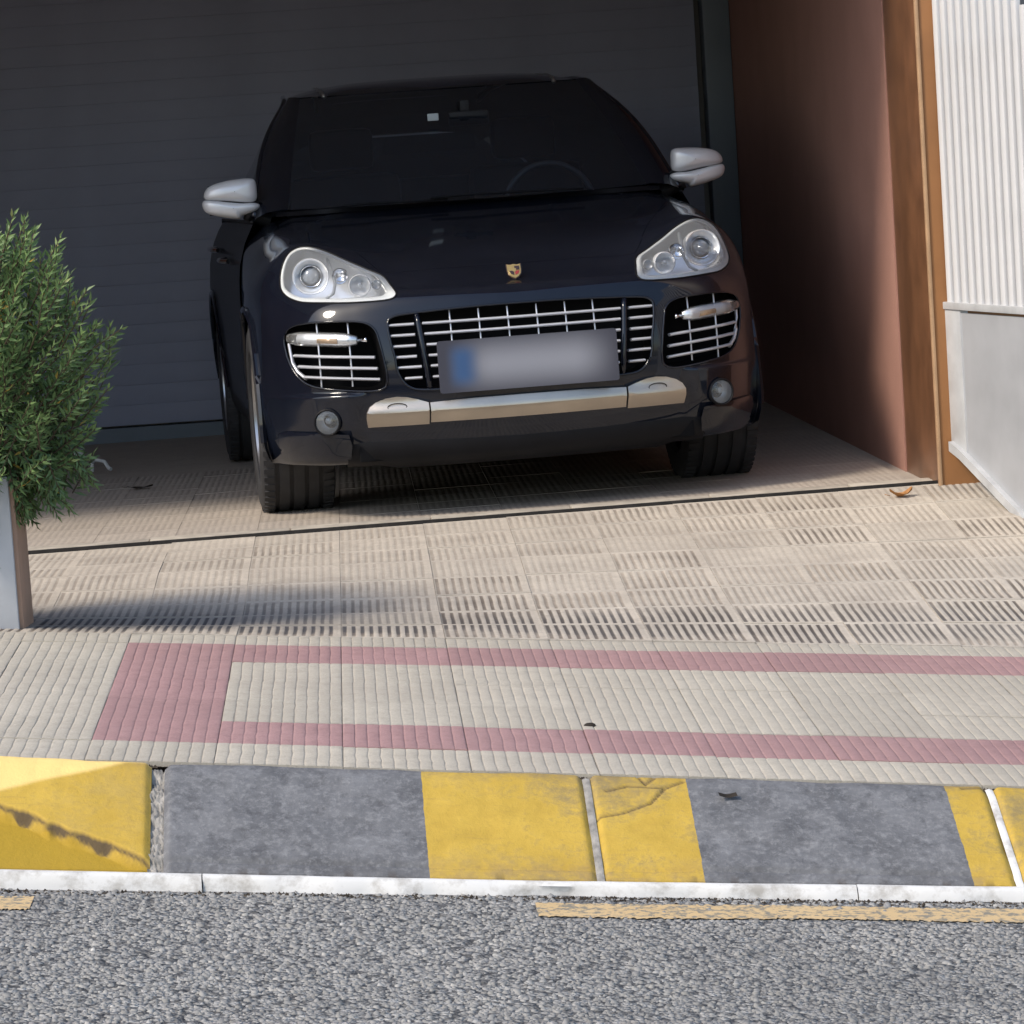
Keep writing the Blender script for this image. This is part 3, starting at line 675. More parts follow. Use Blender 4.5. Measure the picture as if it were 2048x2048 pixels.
def inv_xz(x, z):
    k = np.argmin((_g3[:, 0] - abs(x)) ** 2 + (_g3[:, 2] - z) ** 2); u, w = _gu.ravel()[k], _gw.ravel()[k]
    for _ in range(8):
        e = 1e-3; b = surf([u, u + e, u], [w, w, w + e], False); J = np.array([[(b[1] - b[0])[0] / e, (b[2] - b[0])[0] / e], [(b[1] - b[0])[2] / e, (b[2] - b[0])[2] / e]])
        st = np.linalg.lstsq(J, np.array([abs(x), z]) - b[0][[0, 2]], rcond=None)[0]; st = np.clip(st, -.1, .1); u += st[0]; w += st[1]; u = min(max(u, 0), 6.9); w = min(max(w, 0), 11.9)
    return u * (1 if x >= 0 else -1), w
def SXZ(x, z, dy=0.0):
    p = surf([inv_xz(x, z)[0]], [inv_xz(x, z)[1]])[0]; return np.array([x, p[1] + dy, z])
def dens(poly, d):
    out = []; n = len(poly)
    for i in range(n):
        a, b = np.array(poly[i], float), np.array(poly[(i + 1) % n], float); k = max(1, int(np.hypot(*(b - a)) / d))
        out += [tuple(a + (b - a) * j / k) for j in range(k)]
    return out
def smooth_poly(poly, n=64):
    Pn = np.array(poly, float); Pn = np.concatenate([Pn[-2:], Pn, Pn[:3]]); tv = np.linspace(2, len(poly) + 2, n, endpoint=False); return [tuple(q) for q in cr_eval(Pn, tv)]
def inside(poly, pts):
    poly = np.asarray(poly); x, y = pts[:, 0], pts[:, 1]; c = np.zeros(len(pts), bool); j = len(poly) - 1
    for i in range(len(poly)):
        xi, yi = poly[i]; xj, yj = poly[j]
        c ^= ((yi > y) != (yj > y)) & (x < (xj - xi) * (y - yi) / (yj - yi + 1e-15) + xi); j = i
    return c
def near(poly, pts, d):
    m = np.zeros(len(pts), bool); n = len(poly)
    for i in range(n):
        m |= seg_dist(pts[:, 0], pts[:, 1], poly[i], poly[(i + 1) % n]) < d
    return m
def cdt(outer, holes, gx, gy, clear):
    gp_ = np.array([(a, b) for a in gx for b in gy]); keep = inside(outer, gp_) & ~near(outer, gp_, clear)
    for h in holes: keep &= ~inside(h, gp_) & ~near(h, gp_, clear)
    pts = [tuple(p) for p in gp_[keep]]; edges = []
    for loop in [outer] + holes:
        n0 = len(pts); pts += [tuple(p) for p in loop]; edges += [(n0 + i, n0 + (i + 1) % len(loop)) for i in range(len(loop))]
    vo, eo, fo, *_ = delaunay_2d_cdt([Vector(p) for p in pts], edges, [], 0, 1e-6)
    vo = np.array([v[:] for v in vo]); fo = [tuple(f) for f in fo]; c = np.array([vo[list(f)].mean(0) for f in fo]); ok = inside(outer, c)
    for h in holes: ok &= ~inside(h, c)
    return vo, [f for f, k in zip(fo, ok) if k]
def mirror(poly): return [(-a, b) for a, b in poly][::-1]

CAR = empty('car'); CAR.location = (.5652, 13.5454, .004)
cyw, spt, srl = .076, -.0101, -.005
Rz = Matrix.Rotation(cyw, 4, 'Z'); Rx = Matrix.Rotation(spt, 4, 'X'); Ry = Matrix.Rotation(srl, 4, 'Y')
CAR.rotation_euler = (Rz @ Rx @ Ry).to_euler()
tag(CAR, 'black SUV with silver mirrors and chrome barred grille, parked nose out in the garage', 'car')

HEAD = smooth_poly([(2.03, 7.02), (2.22, 6.80), (2.9, 6.77), (3.6, 6.79), (4.15, 6.83), (4.45, 6.92), (4.74, 7.15), (4.91, 7.5), (4.91, 7.9), (4.84, 8.3), (4.72, 8.66), (4.52, 8.96), (4.25, 9.08), (3.95, 9.06), (3.6, 8.96), (3.25, 8.81), (2.9, 8.61), (2.5, 8.44), (2.18, 8.28), (2.08, 7.9), (2.03, 7.45)], 72)
INTAKE = smooth_poly([(2.42, 4.60), (2.37, 4.1), (2.40, 3.78), (2.6, 3.64), (3.0, 3.645), (3.5, 3.715), (3.9, 3.785), (4.2, 3.86), (4.5, 4.02), (4.74, 4.28), (4.9, 4.58), (5.0, 4.94), (4.99, 5.3), (4.83, 5.62), (4.55, 5.80), (4.15, 5.89), (3.6, 5.91), (3.1, 5.88), (2.82, 5.81), (2.65, 5.68), (2.54, 5.45), (2.49, 5.15)], 72)
gh = [(.6, 6.26), (1.23, 6.20), (1.72, 6.12), (2.03, 6.06), (2.2, 5.94), (2.27, 5.7), (2.24, 5.1), (2.17, 4.55), (2.15, 4.22), (2.05, 3.88), (1.91, 3.67), (1.72, 3.58), (1.2, 3.55), (.6, 3.55)]
GRILLE = smooth_poly([(0, 6.27)] + gh + [(0, 3.55)] + mirror(gh), 110)
hoodh = [(.65, 8.66), (1.3, 8.6), (1.9, 8.46), (2.2, 8.44), (2.42, 8.75), (2.92, 9.73), (3.45, 10.5), (4.05, 11.3), (4.5, 11.96)]
HOOD = [(0, 8.68)] + hoodh; HOOD = HOOD + [(2, 11.96), (0, 11.96), (-2, 11.96)] + mirror(hoodh); HOOD = dens(HOOD, .12)
hc = np.array([0, 10.3])
grow = lambda p, s: [tuple(hc + (np.array(q) - hc) * s) for q in p]
OUT = dens([(-7, .0), (7, .0), (7, 12), (-7, 12)], .12)
gu = np.concatenate([np.arange(-6.95, 7, .1)]); gw = np.concatenate([np.arange(.06, 2.9, .12), np.arange(2.9, 4.2, .045), np.arange(4.2, 9, .09), np.arange(9, 12, .15)])
hh_ = grow(HOOD, 1.004); hh_ = [(a, min(b, 11.985)) for a, b in hh_]
vo, fo = cdt(OUT, [HEAD, mirror(HEAD), INTAKE, mirror(INTAKE), GRILLE, hh_], gu, gw, .02)
mb = MB().add(surf(vo[:, 0], vo[:, 1]), fo); body = mb.build('body', M['paint'], CAR, True, None)
vo, fo = cdt(HOOD, [], np.arange(-4.6, 4.61, .12), np.arange(8.4, 12, .1), .02)
MB().add(surf(vo[:, 0], vo[:, 1]), fo).build('bonnet', M['paint'], CAR, True, None)

def recess(name, poly, depth, m, parent, inset=.0, capm=None):
    p0 = surf([q[0] for q in poly], [q[1] for q in poly]); c = p0.mean(0); rows_ = []
    for f in (0, .12, .5, 1.0):
        q = p0.copy(); q[:, 1] += depth * f; q[:, 0] += (c[0] - q[:, 0]) * inset * f; q[:, 2] += (c[2] - q[:, 2]) * inset * f; rows_.append(q)
    mb = MB(); n = len(poly)
    mb.add(np.concatenate(rows_), [(k * n + i, k * n + (i + 1) % n, (k + 1) * n + (i + 1) % n, (k + 1) * n + i) for k in range(3) for i in range(n)])
    b_ = rows_[-1].copy(); b_[:, 1] = b_[:, 1] * .3 + .7 * b_[:, 1].max(); k0 = len(mb.v)
    mb.add(np.concatenate([rows_[-1], b_]), [(i, (i + 1) % n, n + (i + 1) % n, n + i) for i in range(n)] + [tuple(range(n, 2 * n))])
    return mb.build(name, m, parent, True, 50)

def lip(poly, r, m, name, parent, out=.001):
    pts = [S(a, b, out) for a, b in poly]; mb = MB(); mb.tube(list(pts) + [pts[0]], r, 6, False); return mb.build(name, m, parent, True, None)

# main grille: dark recess, dividers, bright bars
grille = recess('grille', GRILLE, .09, M['void'], CAR, .03)
lip(GRILLE, .005, M['paint'], 'rim', grille)
def bar(pts, w, h, m, name, parent):
    mb = MB(); mb.tube(pts, [h] * len(pts), 8, True, sx=w / h); return mb.build(name, m, parent, True, 60)
zb = [.717, .679, .640, .601, .563, .523]
for i, z in enumerate(zb):
    xe = np.interp(z, [.50, .56, .66, .73], [.425, .462, .480, .482])
    for s in (-1, 1):
        xs_ = np.linspace(.392 if z > .6 else .378, xe, 5); bar([SXZ(s * x, z, .012) for x in xs_], .011, .0056, M['grillebar'], 'bar', grille)
    xi = np.interp(z, [.48, .75], [.336, .366]); bar([SXZ(x, z, .012) for x in np.linspace(-xi, xi, 15)], .011, .0056, M['grillebar'], 'bar', grille)
for x in (-.262, -.158, -.053, .053, .158, .262):
    bar([SXZ(x, z, .020) for z in np.linspace(.49, .757, 6)], .0030, .0030, M['grillebar'], 'upright', grille)
for s in (-1, 1):
    mb = MB(); mb.tube([SXZ(s * np.interp(z, [.48, .755], [.353, .381]), z, .006) for z in np.linspace(.478, .757, 8)], .011, 8, True); mb.build('divider', M['paint'], grille, True, None)

# side intakes with bars and long clear signal lamps
for s in (-1, 1):
    pol = INTAKE if s > 0 else mirror(INTAKE)
    it = recess('side_intake', pol, .08, M['void'], CAR, .04); lip(pol, .004, M['paint'], 'rim', it)
    for za, zb_, xa, xb in ((.606, .626, .535, .818), (.565, .586, .528, .806), (.525, .547, .522, .790)):
        pts = [SXZ(s * x, np.interp(x, [xa, xb], [za, zb_]), .016) for x in np.linspace(xa + .006, xb, 9)]
        bar(pts, .012, .0058, M['grillebar'], 'bar', it)
    for x in (.626, .735):
        bar([SXZ(s * (x + .0), z, .026) for z in np.linspace(.505, .742, 7)], .0033, .0033, M['grillebar'], 'upright', it)
    # bright wire that closes the outer bar ends
    pts = [SXZ(s * x, z, .02) for x, z in ((.785, .540), (.812, .566), (.826, .60), (.833, .64), (.835, .67))]; bar(pts, .008, .006, M['grillebar'], 'bar_end', it)
    sig = empty('signal_lamp'); sig.parent = CAR
    P0, P1 = SXZ(s * .566, .669, .004), SXZ(s * .838, .689, .004)
    pm = [P0 + (P1 - P0) * f + np.array([0, -.012 * math.sin(math.pi * f) - .004, 0]) for f in np.linspace(0, 1, 9)]
    k = 7
    mb = MB(); mb.tube(pm[1:], [.016, .025, .027, .0275, .0275, .027, .025, .016], 12, True, sx=.75); lens = mb.build('lens', M['lampglass'], sig, True, None)
    mb = MB(); mb.tube([p + np.array([0, .003, 0]) for p in pm[1:8]], [.013, .021, .0235, .0235, .0235, .0225, .016], 10, True, sx=.6); mb.build('reflector', M['reflector'], sig, True, None)
    mb = MB(); mb.tube([pm[3] + np.array([0, -.010, -.004]), pm[5] + np.array([0, -.010, -.004])], [.011, .011], 8, True, sx=.7); mb.build('bulb', M['amber'], sig, True, None)
    mb = MB(); mb.tube([pm[0] + np.array([0, -.004, .004]), pm[0] * .8 + pm[1] * .2 + np.array([0, -.005, .002]), pm[1]], [.011, .007, .006], 8, True); mb.build('end_pin', M['chrome'], sig, True, None)

# headlights
for s in (-1, 1):
    pol = HEAD if s > 0 else mirror(HEAD)
    hl = empty('headlight'); hl.parent = CAR
    bx = recess('housing', pol, .075, M['reflector'], hl, .10)
    pc = np.mean(np.array(pol), 0)
    inner = [tuple(pc + (np.array(q) - pc) * np.array([.90, .86])) for q in pol]
    n = len(pol)
    def ringpts(pl_, dy): p = surf([q[0] for q in pl_], [q[1] for q in pl_]); p[:, 1] += dy; return p
    rr_ = [ringpts(pol, -.001), ringpts([tuple(pc + (np.array(q) - pc) * np.array([.95, .93])) for q in pol], .004), ringpts(inner, .012), ringpts([tuple(pc + (np.array(q) - pc) * np.array([.88, .83])) for q in pol], .045)]
    mb = MB(); mb.add(np.concatenate(rr_), [(k * n + i, k * n + (i + 1) % n, (k + 1) * n + (i + 1) % n, (k + 1) * n + i) for k in range(3) for i in range(n)]); mb.build('bezel', M['bezel'], hl, True, None)
    lip(pol, .0035, M['plastic'], 'seal', hl, .0005)
    pa = np.array(pol)
    vo, fo = cdt(list(map(tuple, pa)), [], np.arange(pa[:, 0].min(), pa[:, 0].max(), .1), np.arange(pa[:, 1].min(), pa[:, 1].max(), .09), .02)
    q = surf(vo[:, 0], vo[:, 1]); q[:, 1] -= .004; MB().add(q, fo).build('lens', M['lampglass'], hl, True, None)
    c1 = S(s * 3.92, 7.82) + np.array([0, .055, 0]); ax = (s * .10, -1, .03)
    mb = MB(); mb.lathe([(.030, .0), (.036, .004), (.044, .012), (.056, .028), (.062, .040), (.066, .042), (.068, .036), (.066, -.01)], c1, ax, 36); mb.build('main_bowl', M['reflector'], hl, True, 40)
    mb = MB(); mb.lathe([(.0, .034), (.012, .033), (.022, .028), (.029, .020), (.032, .010), (.033, .0)], c1, ax, 28); mb.build('projector', M['lensball'], hl, True, None)
    mb = MB(); mb.lathe([(.033, .006), (.037, .022), (.040, .024), (.041, .012)], c1, ax, 28); mb.build('projector_ring', M['chrome'], hl, True, 40)
    c2 = S(s * 2.75, 7.63) + np.array([0, .040, 0])
    mb = MB(); mb.lathe([(.0, .002), (.014, .004), (.026, .012), (.035, .026), (.038, .034), (.041, .030), (.041, 0)], c2, ax, 30); mb.build('side_bowl', M['reflector'], hl, True, 40)
    mb = MB(); mb.lathe([(.0, .034), (.007, .032), (.010, .024), (.010, .0)], c2, ax, 16); mb.build('bulb', M['lensball'], hl, True, 50)
    c3 = S(s * 3.18, 7.95) + np.array([0, .045, 0])
    mb = MB(); mb.lathe([(.0, .003), (.012, .005), (.024, .014), (.028, .022), (.030, .018), (.030, 0)], c3, ax, 24); mb.build('side_bowl', M['chrome'], hl, True, 40)
    c4 = S(s * 2.36, 7.80) + np.array([0, .030, 0])
    mb = MB(); mb.lathe([(.0, .006), (.012, .010), (.017, .016), (.019, .012), (.019, 0)], c4, ax, 20); mb.build('marker_lamp', M['bezelgrey'], hl, True, 40)
    # curved divider between the two bowls
    pts = [S(s * a, b) + np.array([0, .03, 0]) for a, b in ((3.42, 8.55), (3.36, 8.1), (3.34, 7.6), (3.42, 7.2), (3.62, 6.98))]
    mb = MB(); mb.tube(pts, .006, 6, True); mb.build('divider', M['bezelgrey'], hl, True, None)

# fog lamps
for s in (-1, 1):
    fg = empty('fog_lamp'); fg.parent = CAR
    c = SXZ(s * .728, .381, -.020); ax = (s * .30, -1, .0)
    mb = MB(); mb.lathe([(.050, -.01), (.050, .004), (.046, .007), (.043, .004), (.043, -.01)], c, ax, 32); mb.build('ring', M['plastic'], fg, True, 40)
    mb = MB(); mb.lathe([(.0, -.026), (.015, -.024), (.03, -.014), (.042, .001)], c, ax, 32); mb.build('reflector', M['bezelgrey'], fg, True, None)
    mb = MB(); mb.lathe([(.0, .008), (.015, .0075), (.03, .0055), (.0425, .002)], c, ax, 32); mb.build('lens', M['lampglass'], fg, True, None)
    mb = MB(); mb.lathe([(.0, .003), (.010, .001), (.013, -.006), (.013, -.024)], Vector(c) + Vector((s * -.004, 0, .006)), ax, 16); mb.build('bulb_shield', M['bezelgrey'], fg, True, 40)

# brushed steel skid plate in three pieces
def plate_sheet(poly, name, m, prof, gx=.02, gz=.008):
    poly = dens(poly, .012); pa = np.array(poly)
    vo, fo = cdt(poly, [], np.arange(pa[:, 0].min(), pa[:, 0].max(), gx), np.arange(pa[:, 1].min(), pa[:, 1].max(), gz), .003)
    P_ = np.array([SXZ(a, b) for a, b in vo]); P_[:, 1] -= np.array([prof(a, b) for a, b in vo])
    mb = MB().add(P_, fo)
    e = np.array([SXZ(a, b) for a, b in poly]); n = len(poly); f_ = e.copy(); f_[:, 1] -= np.array([prof(a, b) for a, b in poly]); e[:, 1] += .012
    mb.add(np.concatenate([f_, e]), [(i, (i + 1) % n, n + (i + 1) % n, n + i) for i in range(n)])
    return mb.build(name, m, CAR, True, 35)
skp = lambda x, z: float(np.interp(z, [.33, .400, .406, .44, .47], [-.020, .030, .031, .014, .010])) + (.004 if abs(x) > .363 else 0)
plate_sheet([(-.358, .331), (.358, .331), (.3585, .40), (.359, .432), (.2, .438), (0, .439), (-.2, .438), (-.359, .432), (-.3585, .40)], 'skid_plate', M['skid'], skp)
for s in (-1, 1):
    pg = [(.364, .331), (.582, .342), (.588, .385), (.586, .408), (.575, .428), (.552, .444), (.515, .456), (.475, .460), (.438, .456), (.402, .446), (.365, .433)]
    pg = pg if s > 0 else [(-a, b) for a, b in pg][::-1]
    plate_sheet(pg, 'skid_plate_end', M['skid'], skp)
    # tow hole cover
    pts = [SXZ(s * (.478 + .034 * math.cos(a)), .424 + .013 * math.sin(a), -.027) for a in np.linspace(0, 2 * math.pi, 25)]
    mb = MB(); mb.tube(pts, .0016, 5, False); mb.build('tow_cover_seam', M['trim'], CAR, True, None)
# lower corner flaps and the chin below the plate
for s in (-1, 1):
    pg = [(.650, .232), (.865, .236), (.885, .25), (.897, .30), (.895, .335), (.875, .347), (.70, .336), (.655, .332), (.645, .29)]
    pg = pg if s > 0 else [(-a, b) for a, b in pg][::-1]
    plate_sheet(pg, 'corner_flap', M['paint'], lambda x, z: .020 + float(np.interp(z, [.23, .25, .33, .347], [.0, .006, .006, -.004])))
mb = MB(); xs_ = np.linspace(-.66, .66, 23)
mb.grid([[(x, -.885 + yplan(abs(x)) * .9, .325), (x, -.895 + yplan(abs(x)) * .9, .29), (x, -.88 + yplan(abs(x)) * .9, .235), (x, -.83 + yplan(abs(x)) * .9, .195 + .012 * (abs(x) > .5)), (x, -.60, .20)] for x in xs_]); mb.build('chin_spoiler', M['plastic'], CAR, True, 50)
for s in (-1, 1):
    MB().box((s * .56 - .06, -.80, .225), (s * .56 + .06, -.74, .30), .01).build('brake_duct', M['void'], CAR)

# number plate: white metal with its blue band, washed out so that nothing can be read
t = NT('plate_face'); P = t.n('TexCoord').outputs['Object']; px_, py_, pz_ = t.xyz(P)
blue = t.math('MULTIPLY', t.maprange(px_, -.305, -.245), t.maprange(px_, -.16, -.235))
blue = t.math('MULTIPLY', blue, t.maprange(t.math('ABSOLUTE', pz_), .095, .03))
ed = t.math('MULTIPLY', t.maprange(t.math('ABSOLUTE', t.math('ADD', px_, -.02)), .33, .14), t.maprange(t.math('ABSOLUTE', pz_), .13, .0))
colp = t.mix(ed, (.035, .035, .05), (.225, .23, .26)); colp = t.mix(blue, colp, (.028, .075, .18))
t.set(Base__Color=colp, Roughness=.6); M['plate'] = t.m
npl = MB(); npl.box((-.326, -.004, -.094), (.326, .004, .094), 0)
ol = smooth_poly([(-.318, -.094), (.318, -.094), (.325, -.087), (.325, .087), (.318, .094), (-.318, .094), (-.325, .087), (-.325, -.087)], 64)
ol = [(-.317, -.094), (.317, -.094), (.324, -.0915), (.3265, -.085), (.3265, .085), (.324, .0915), (.317, .094), (-.317, .094), (-.324, .0915), (-.3265, .085), (-.3265, -.085), (-.324, -.0915)]
npl = MB(); n = len(ol); npl.add([(x, -.004, z) for x, z in ol] + [(x, .006, z) for x, z in ol], [tuple(range(n)), tuple(range(2 * n - 1, n - 1, -1))] + [(i, (i + 1) % n, n + (i + 1) % n, n + i) for i in range(n)])
o = npl.build('number_plate', M['plate'], CAR, True, 40); o.location = (0, -.972, .558); o.rotation_euler = (math.radians(-2), 0, 0)
MB().box((-.29, -.966, .50), (.29, -.93, .61), .005).build('plate_bracket', M['plastic'], CAR)

# crest on the nose: gold shield with quartered field
M['gold'] = simple('gold_enamel', (.62, .44, .16), .3, .7, .6, .5, .1, 90)
M['crestdark'] = simple('dark_enamel', (.035, .015, .01), .3, 0, .8)
M['crestred'] = simple('red_enamel', (.30, .03, .02), .3, 0, .8)
bpt = S(0, 7.90); p2 = S(0, 8.0); tn = (p2 - bpt) / np.linalg.norm(p2 - bpt); nrm = np.cross([1, 0, 0], tn); nrm = nrm if nrm[2] > 0 else -nrm
badge = empty('badge'); badge.parent = CAR
tn3 = tn * .75 + np.array([0, .0, .66]); tn3 /= np.linalg.norm(tn3); nr3 = np.cross([1, 0, 0], tn3); nr3 = nr3 if nr3[1] < 0 else -nr3
def shield(sc, off, m, name, pts=None):
    base = pts or [(-.5, .62), (-.25, .56), (0, .62), (.25, .56), (.5, .62), (.5, .1), (.44, -.25), (.25, -.52), (0, -.68), (-.25, -.52), (-.44, -.25), (-.5, .1)]
    q0 = [bpt + np.array([1, 0, 0]) * a * .050 * sc + tn3 * (b * sc + .62) * .050 + nr3 * (off) for a, b in base]; q1 = [p - nr3 * .006 for p in q0]; n = len(base)
    MB().add(list(q0) + list(q1), [tuple(range(n))] + [(i, (i + 1) % n, n + (i + 1) % n, n + i) for i in range(n)]).build(name, m, badge, True, 30)
shield(1.12, .006, M['crestdark'], 'shield_back'); shield(1.0, .009, M['gold'], 'shield')
shield(1.0, .0105, M['crestdark'], 'quarter', [(.04, .42), (.40, .42), (.40, .06), (.04, .06)]); shield(1.0, .0105, M['crestdark'], 'quarter', [(-.40, -.02), (-.04, -.02), (-.04, -.42), (-.30, -.28)])
shield(1.0, .0105, M['crestred'], 'quarter', [(.04, -.02), (.38, -.02), (.30, -.28), (.04, -.44)]); shield(1.0, .0115, M['gold'], 'centre', [(-.14, .18), (.14, .18), (.14, -.04), (0, -.18), (-.14, -.04)])

# flanks with the rear arches, roof, glass
def flank_x(y, z):
    b = np.interp(z, [.22, .30, .45, .62, .80, .92, 1.0, 1.07, 1.12], [.885, .925, .94, .947, .95, .943, .925, .895, .865])
    return b + .018 * np.exp(-((y - 2.9) / .6) ** 2) * np.interp(z, [.3, .7, .95, 1.1], [1, 1, .6, 0]) - .12 * np.clip((y - 3.3) / .55, 0, 1) ** 2
arch = [(2.855 + .425 * math.cos(a), .365 + .425 * math.sin(a)) for a in np.linspace(0, math.pi, 25)]
poly = dens([(.50, .26), (.43, .42), (.55, .95), (.56, 1.115), (3.80, 1.10), (3.86, .60), (3.80, .36), (arch[0][0], .30)] + arch + [(arch[-1][0], .26)], .06)
vo, fo = cdt(poly, [], np.arange(.45, 3.85, .08), np.arange(.26, 1.12, .05), .015)
for s in (-1, 1):
    MB().add([(s * flank_x(y, z), y, z) for y, z in vo], fo).build('flank', M['paintside'], CAR, True, None)
    hd = MB().tube([(s * .947, 1.40, .95), (s * .975, 1.44, .953), (s * .978, 1.56, .955), (s * .947, 1.61, .957)], .011, 8); hd.build('door_handle', M['chrome'], CAR)
    MB().tube([(s * .945, 2.42, .985), (s * .973, 2.46, .988), (s * .976, 2.58, .99), (s * .945, 2.63, .99)], .011, 8).build('door_handle', M['chrome'], CAR)
    MB().tube([(s * (flank_x(2.855 + .425 * math.cos(a), .365 + .425 * math.sin(a)) + .003), 2.855 + .425 * math.cos(a), .365 + .425 * math.sin(a)) for a in np.linspace(0, math.pi, 21)], .012, 6).build('arch_lip', M['paint'], CAR)
    MB().tube([tuple(surf([s * 7.0], [w])[0] + np.array([0, .003, 0])) for w in np.linspace(2, 12, 40)], .013, 6).build('arch_lip', M['paint'], CAR)
    for yc in (0, 2.855):   # wheel housings
        mb = MB(); mb.grid([[(s * .60, yc + .43 * math.cos(a), .37 + .43 * math.sin(a)), (s * .90, yc + .43 * math.cos(a), .37 + .43 * math.sin(a))] for a in np.linspace(-.12, math.pi + .12, 25)]); mb.grid([[(s * .60, yc + .43 * math.cos(a), .37 + .43 * math.sin(a)), (s * .60, yc + .43 * math.cos(a), .26)] for a in np.linspace(-.12, math.pi + .12, 25)]); mb.build('wheel_housing', M['void'], CAR, True, None)
def roofz(y): return np.interp(y, [1.2, 1.35, 1.5, 1.8, 2.3, 2.9, 3.3, 3.6, 3.8], [1.597, 1.632, 1.655, 1.676, 1.688, 1.668, 1.625, 1.56, 1.47])
def roofpt(f, y):   # f -1..1 across
    hw = np.interp(y, [1.2, 1.5, 2.0, 2.6, 3.2, 3.8], [.60, .645, .618, .578, .53, .48]); x = f * hw; return (x, y + .0, roofz(y) - .050 * abs(f) ** 4)
Bw = lambda s: np.array([.735 * s, .43 + .15 * s * s, 1.143 + .010 * s * s]); Tw = lambda s: np.array([.60 * s, 1.245 + .17 * s * s, 1.607 + .005 * s * s])
ss_ = np.linspace(-1, 1, 25)
mb = MB(); rows_ = []
for f in np.linspace(0, 1, 13):
    rows_.append([Bw(a) * (1 - f) + Tw(a) * f + np.array([0, -.035 * math.sin(math.pi * f), .018 * math.sin(math.pi * f)]) for a in ss_])
mb.grid(rows_); mb.build('windscreen', M['screen'], CAR, True, None)
edge = np.array(rows_)[:, -1]
mb = MB(); rr_ = []
for k, y in enumerate(np.concatenate([[0], np.linspace(1.5, 3.8, 24)])):
    if k == 0: rr_.append([Tw(a) + np.array([0, .004, .004]) for a in ss_]); rr_.append([np.array(roofpt(a, 1.36 + .07 * a * a)) for a in ss_])
    else: rr_.append([roofpt(a, y) for a in ss_])
mb.grid(rr_); mb.build('roof', M['paint'], CAR, True, None)
A0, A1 = np.array([.868, .57, 1.118]), np.array([.645, 1.46, 1.604])
def outer(f): return A0 * (1 - f) + A1 * f + np.array([.036 * math.sin(math.pi * f ** 1.15), 0, .024 * math.sin(math.pi * f ** 1.15)])
for s in (-1, 1):
    sg = np.array([s, 1, 1])
    rows_ = []
    for f in np.linspace(0, 1, 13):
        e = np.array([np.interp(f, np.linspace(0, 1, 13), edge[:, k]) for k in range(3)]) - np.array([.012, 0, .0]); o_ = outer(f); m_ = (e + o_) / 2 + np.array([.02, -.022, .012])
        rows_.append([e * sg, (e * .7 + m_ * .3 + np.array([0, -.006, .004])) * sg, m_ * sg, (m_ * .4 + o_ * .6 + np.array([.008, -.004, .0])) * sg, o_ * sg])
    MB().grid(rows_).build('pillar', M['paint'], CAR, True, None)
    # side glass from the belt line to the cant rail
    rows_ = []
    for y in np.linspace(.60, 3.72, 40):
        f = np.clip((y - .57) / .90, 0, 1); top = outer(f) if y < 1.47 else np.array([np.interp(y, [1.47, 2.0, 2.6, 3.2, 3.72], [.655, .626, .585, .54, .49]), y, float(roofz(y)) - .046])
        b = np.array([flank_x(y, 1.115) + .002, y, 1.11]); rows_.append([(b * (1 - g) + top * g + np.array([.02 * math.sin(math.pi * g), 0, 0])) * sg for g in np.linspace(0, 1, 6)])
    MB().grid(rows_).build('side_window', M['sideglass'], CAR, True, None)
    MB().tube([np.array(r[0]) + np.array([s * .004, 0, .004]) for r in rows_], .007, 6).build('belt_trim', M['trim'], CAR, True, None)
    MB().tube([np.array(r[-1]) for r in rows_], .012, 6).build('cant_rail', M['paint'], CAR, True, None)
    # roof rail
    rp = [(s * x, y, float(roofz(y)) - .03 + h) for x, y, h in ((.490, 1.37, .006), (.495, 1.45, .010), (.495, 1.6, .012), (.46, 2.3, .012), (.41, 3.0, .010), (.39, 3.3, .0))]
    MB().tube(rp, .010, 8).build('roof_rail', M['alloy'], CAR, True, None)
# tail: glass and panel to close the shell
mb = MB(); mb.grid([[(x * .94, 3.82, 1.11), (x * .48 / .9, 3.80, 1.46)] for x in np.linspace(-.9, .9, 9)]); mb.build('rear_window', M['sideglass'], CAR, True, None)
mb = MB(); mb.grid([[(x, 3.84 - .05 * (x / .85) ** 4, .35), (x, 3.88 - .06 * (x / .85) ** 4, .65), (x, 3.84 - .06 * (x / .85) ** 4, 1.11)] for x in np.linspace(-.86, .86, 11)]); mb.build('tailgate', M['paint'], CAR, True, None)
MB().box((-.86, -.55, .24), (.86, 3.75, .30)).build('underbody', M['void'], CAR)
MB().box((-.55, -.30, .30), (.55, .5, .80)).build('engine_block', M['void'], CAR)

# cabin
MB().box((-.70, .55, .75), (.70, .98, 1.115), .05).build('dashboard', M['trim'], CAR)
MB().box((.24, .86, 1.08), (.56, 1.0, 1.155), .03).build('instrument_hood', M['trim'], CAR)
mb = MB(); mb.tube([(.40 + .188 * math.sin(a), 1.06 + .06 * (1 - math.cos(a)) * -.5 + .06, 1.085 + .182 * math.cos(a)) for a in np.linspace(0, 2 * math.pi, 41)], .0125, 8, False)
sw = mb.build('steering_wheel', M['wheelrim'], CAR, True, None); MB().box((.32, 1.06, 1.02), (.48, 1.12, 1.12), .02).build('hub', M['trim'], sw)
for x in (-.40, .40):
    st = MB(); st.box((x - .25, 1.35, .62), (x + .25, 1.85, .80), .05); st.box((x - .25, 1.75, .75), (x + .25, 1.92, 1.28), .06); st.build('seat', M['seat'], CAR)
    MB().box((x - .14, 1.78, 1.30), (x + .14, 1.90, 1.48), .04).build('headrest', M['seat'], CAR)
MB().box((-.6, 2.6, .7), (.6, 2.8, 1.25), .05).build('seat', M['seat'], CAR)
MB().box((-.70, .6, .5), (.70, 3.7, .6)).build('cabin_floor', M['void'], CAR)
mb = MB(); mb.box((-.012, .975, 1.445), (.155, 1.005, 1.505), .012); rv = mb.build('inside_mirror', M['trim'], CAR)
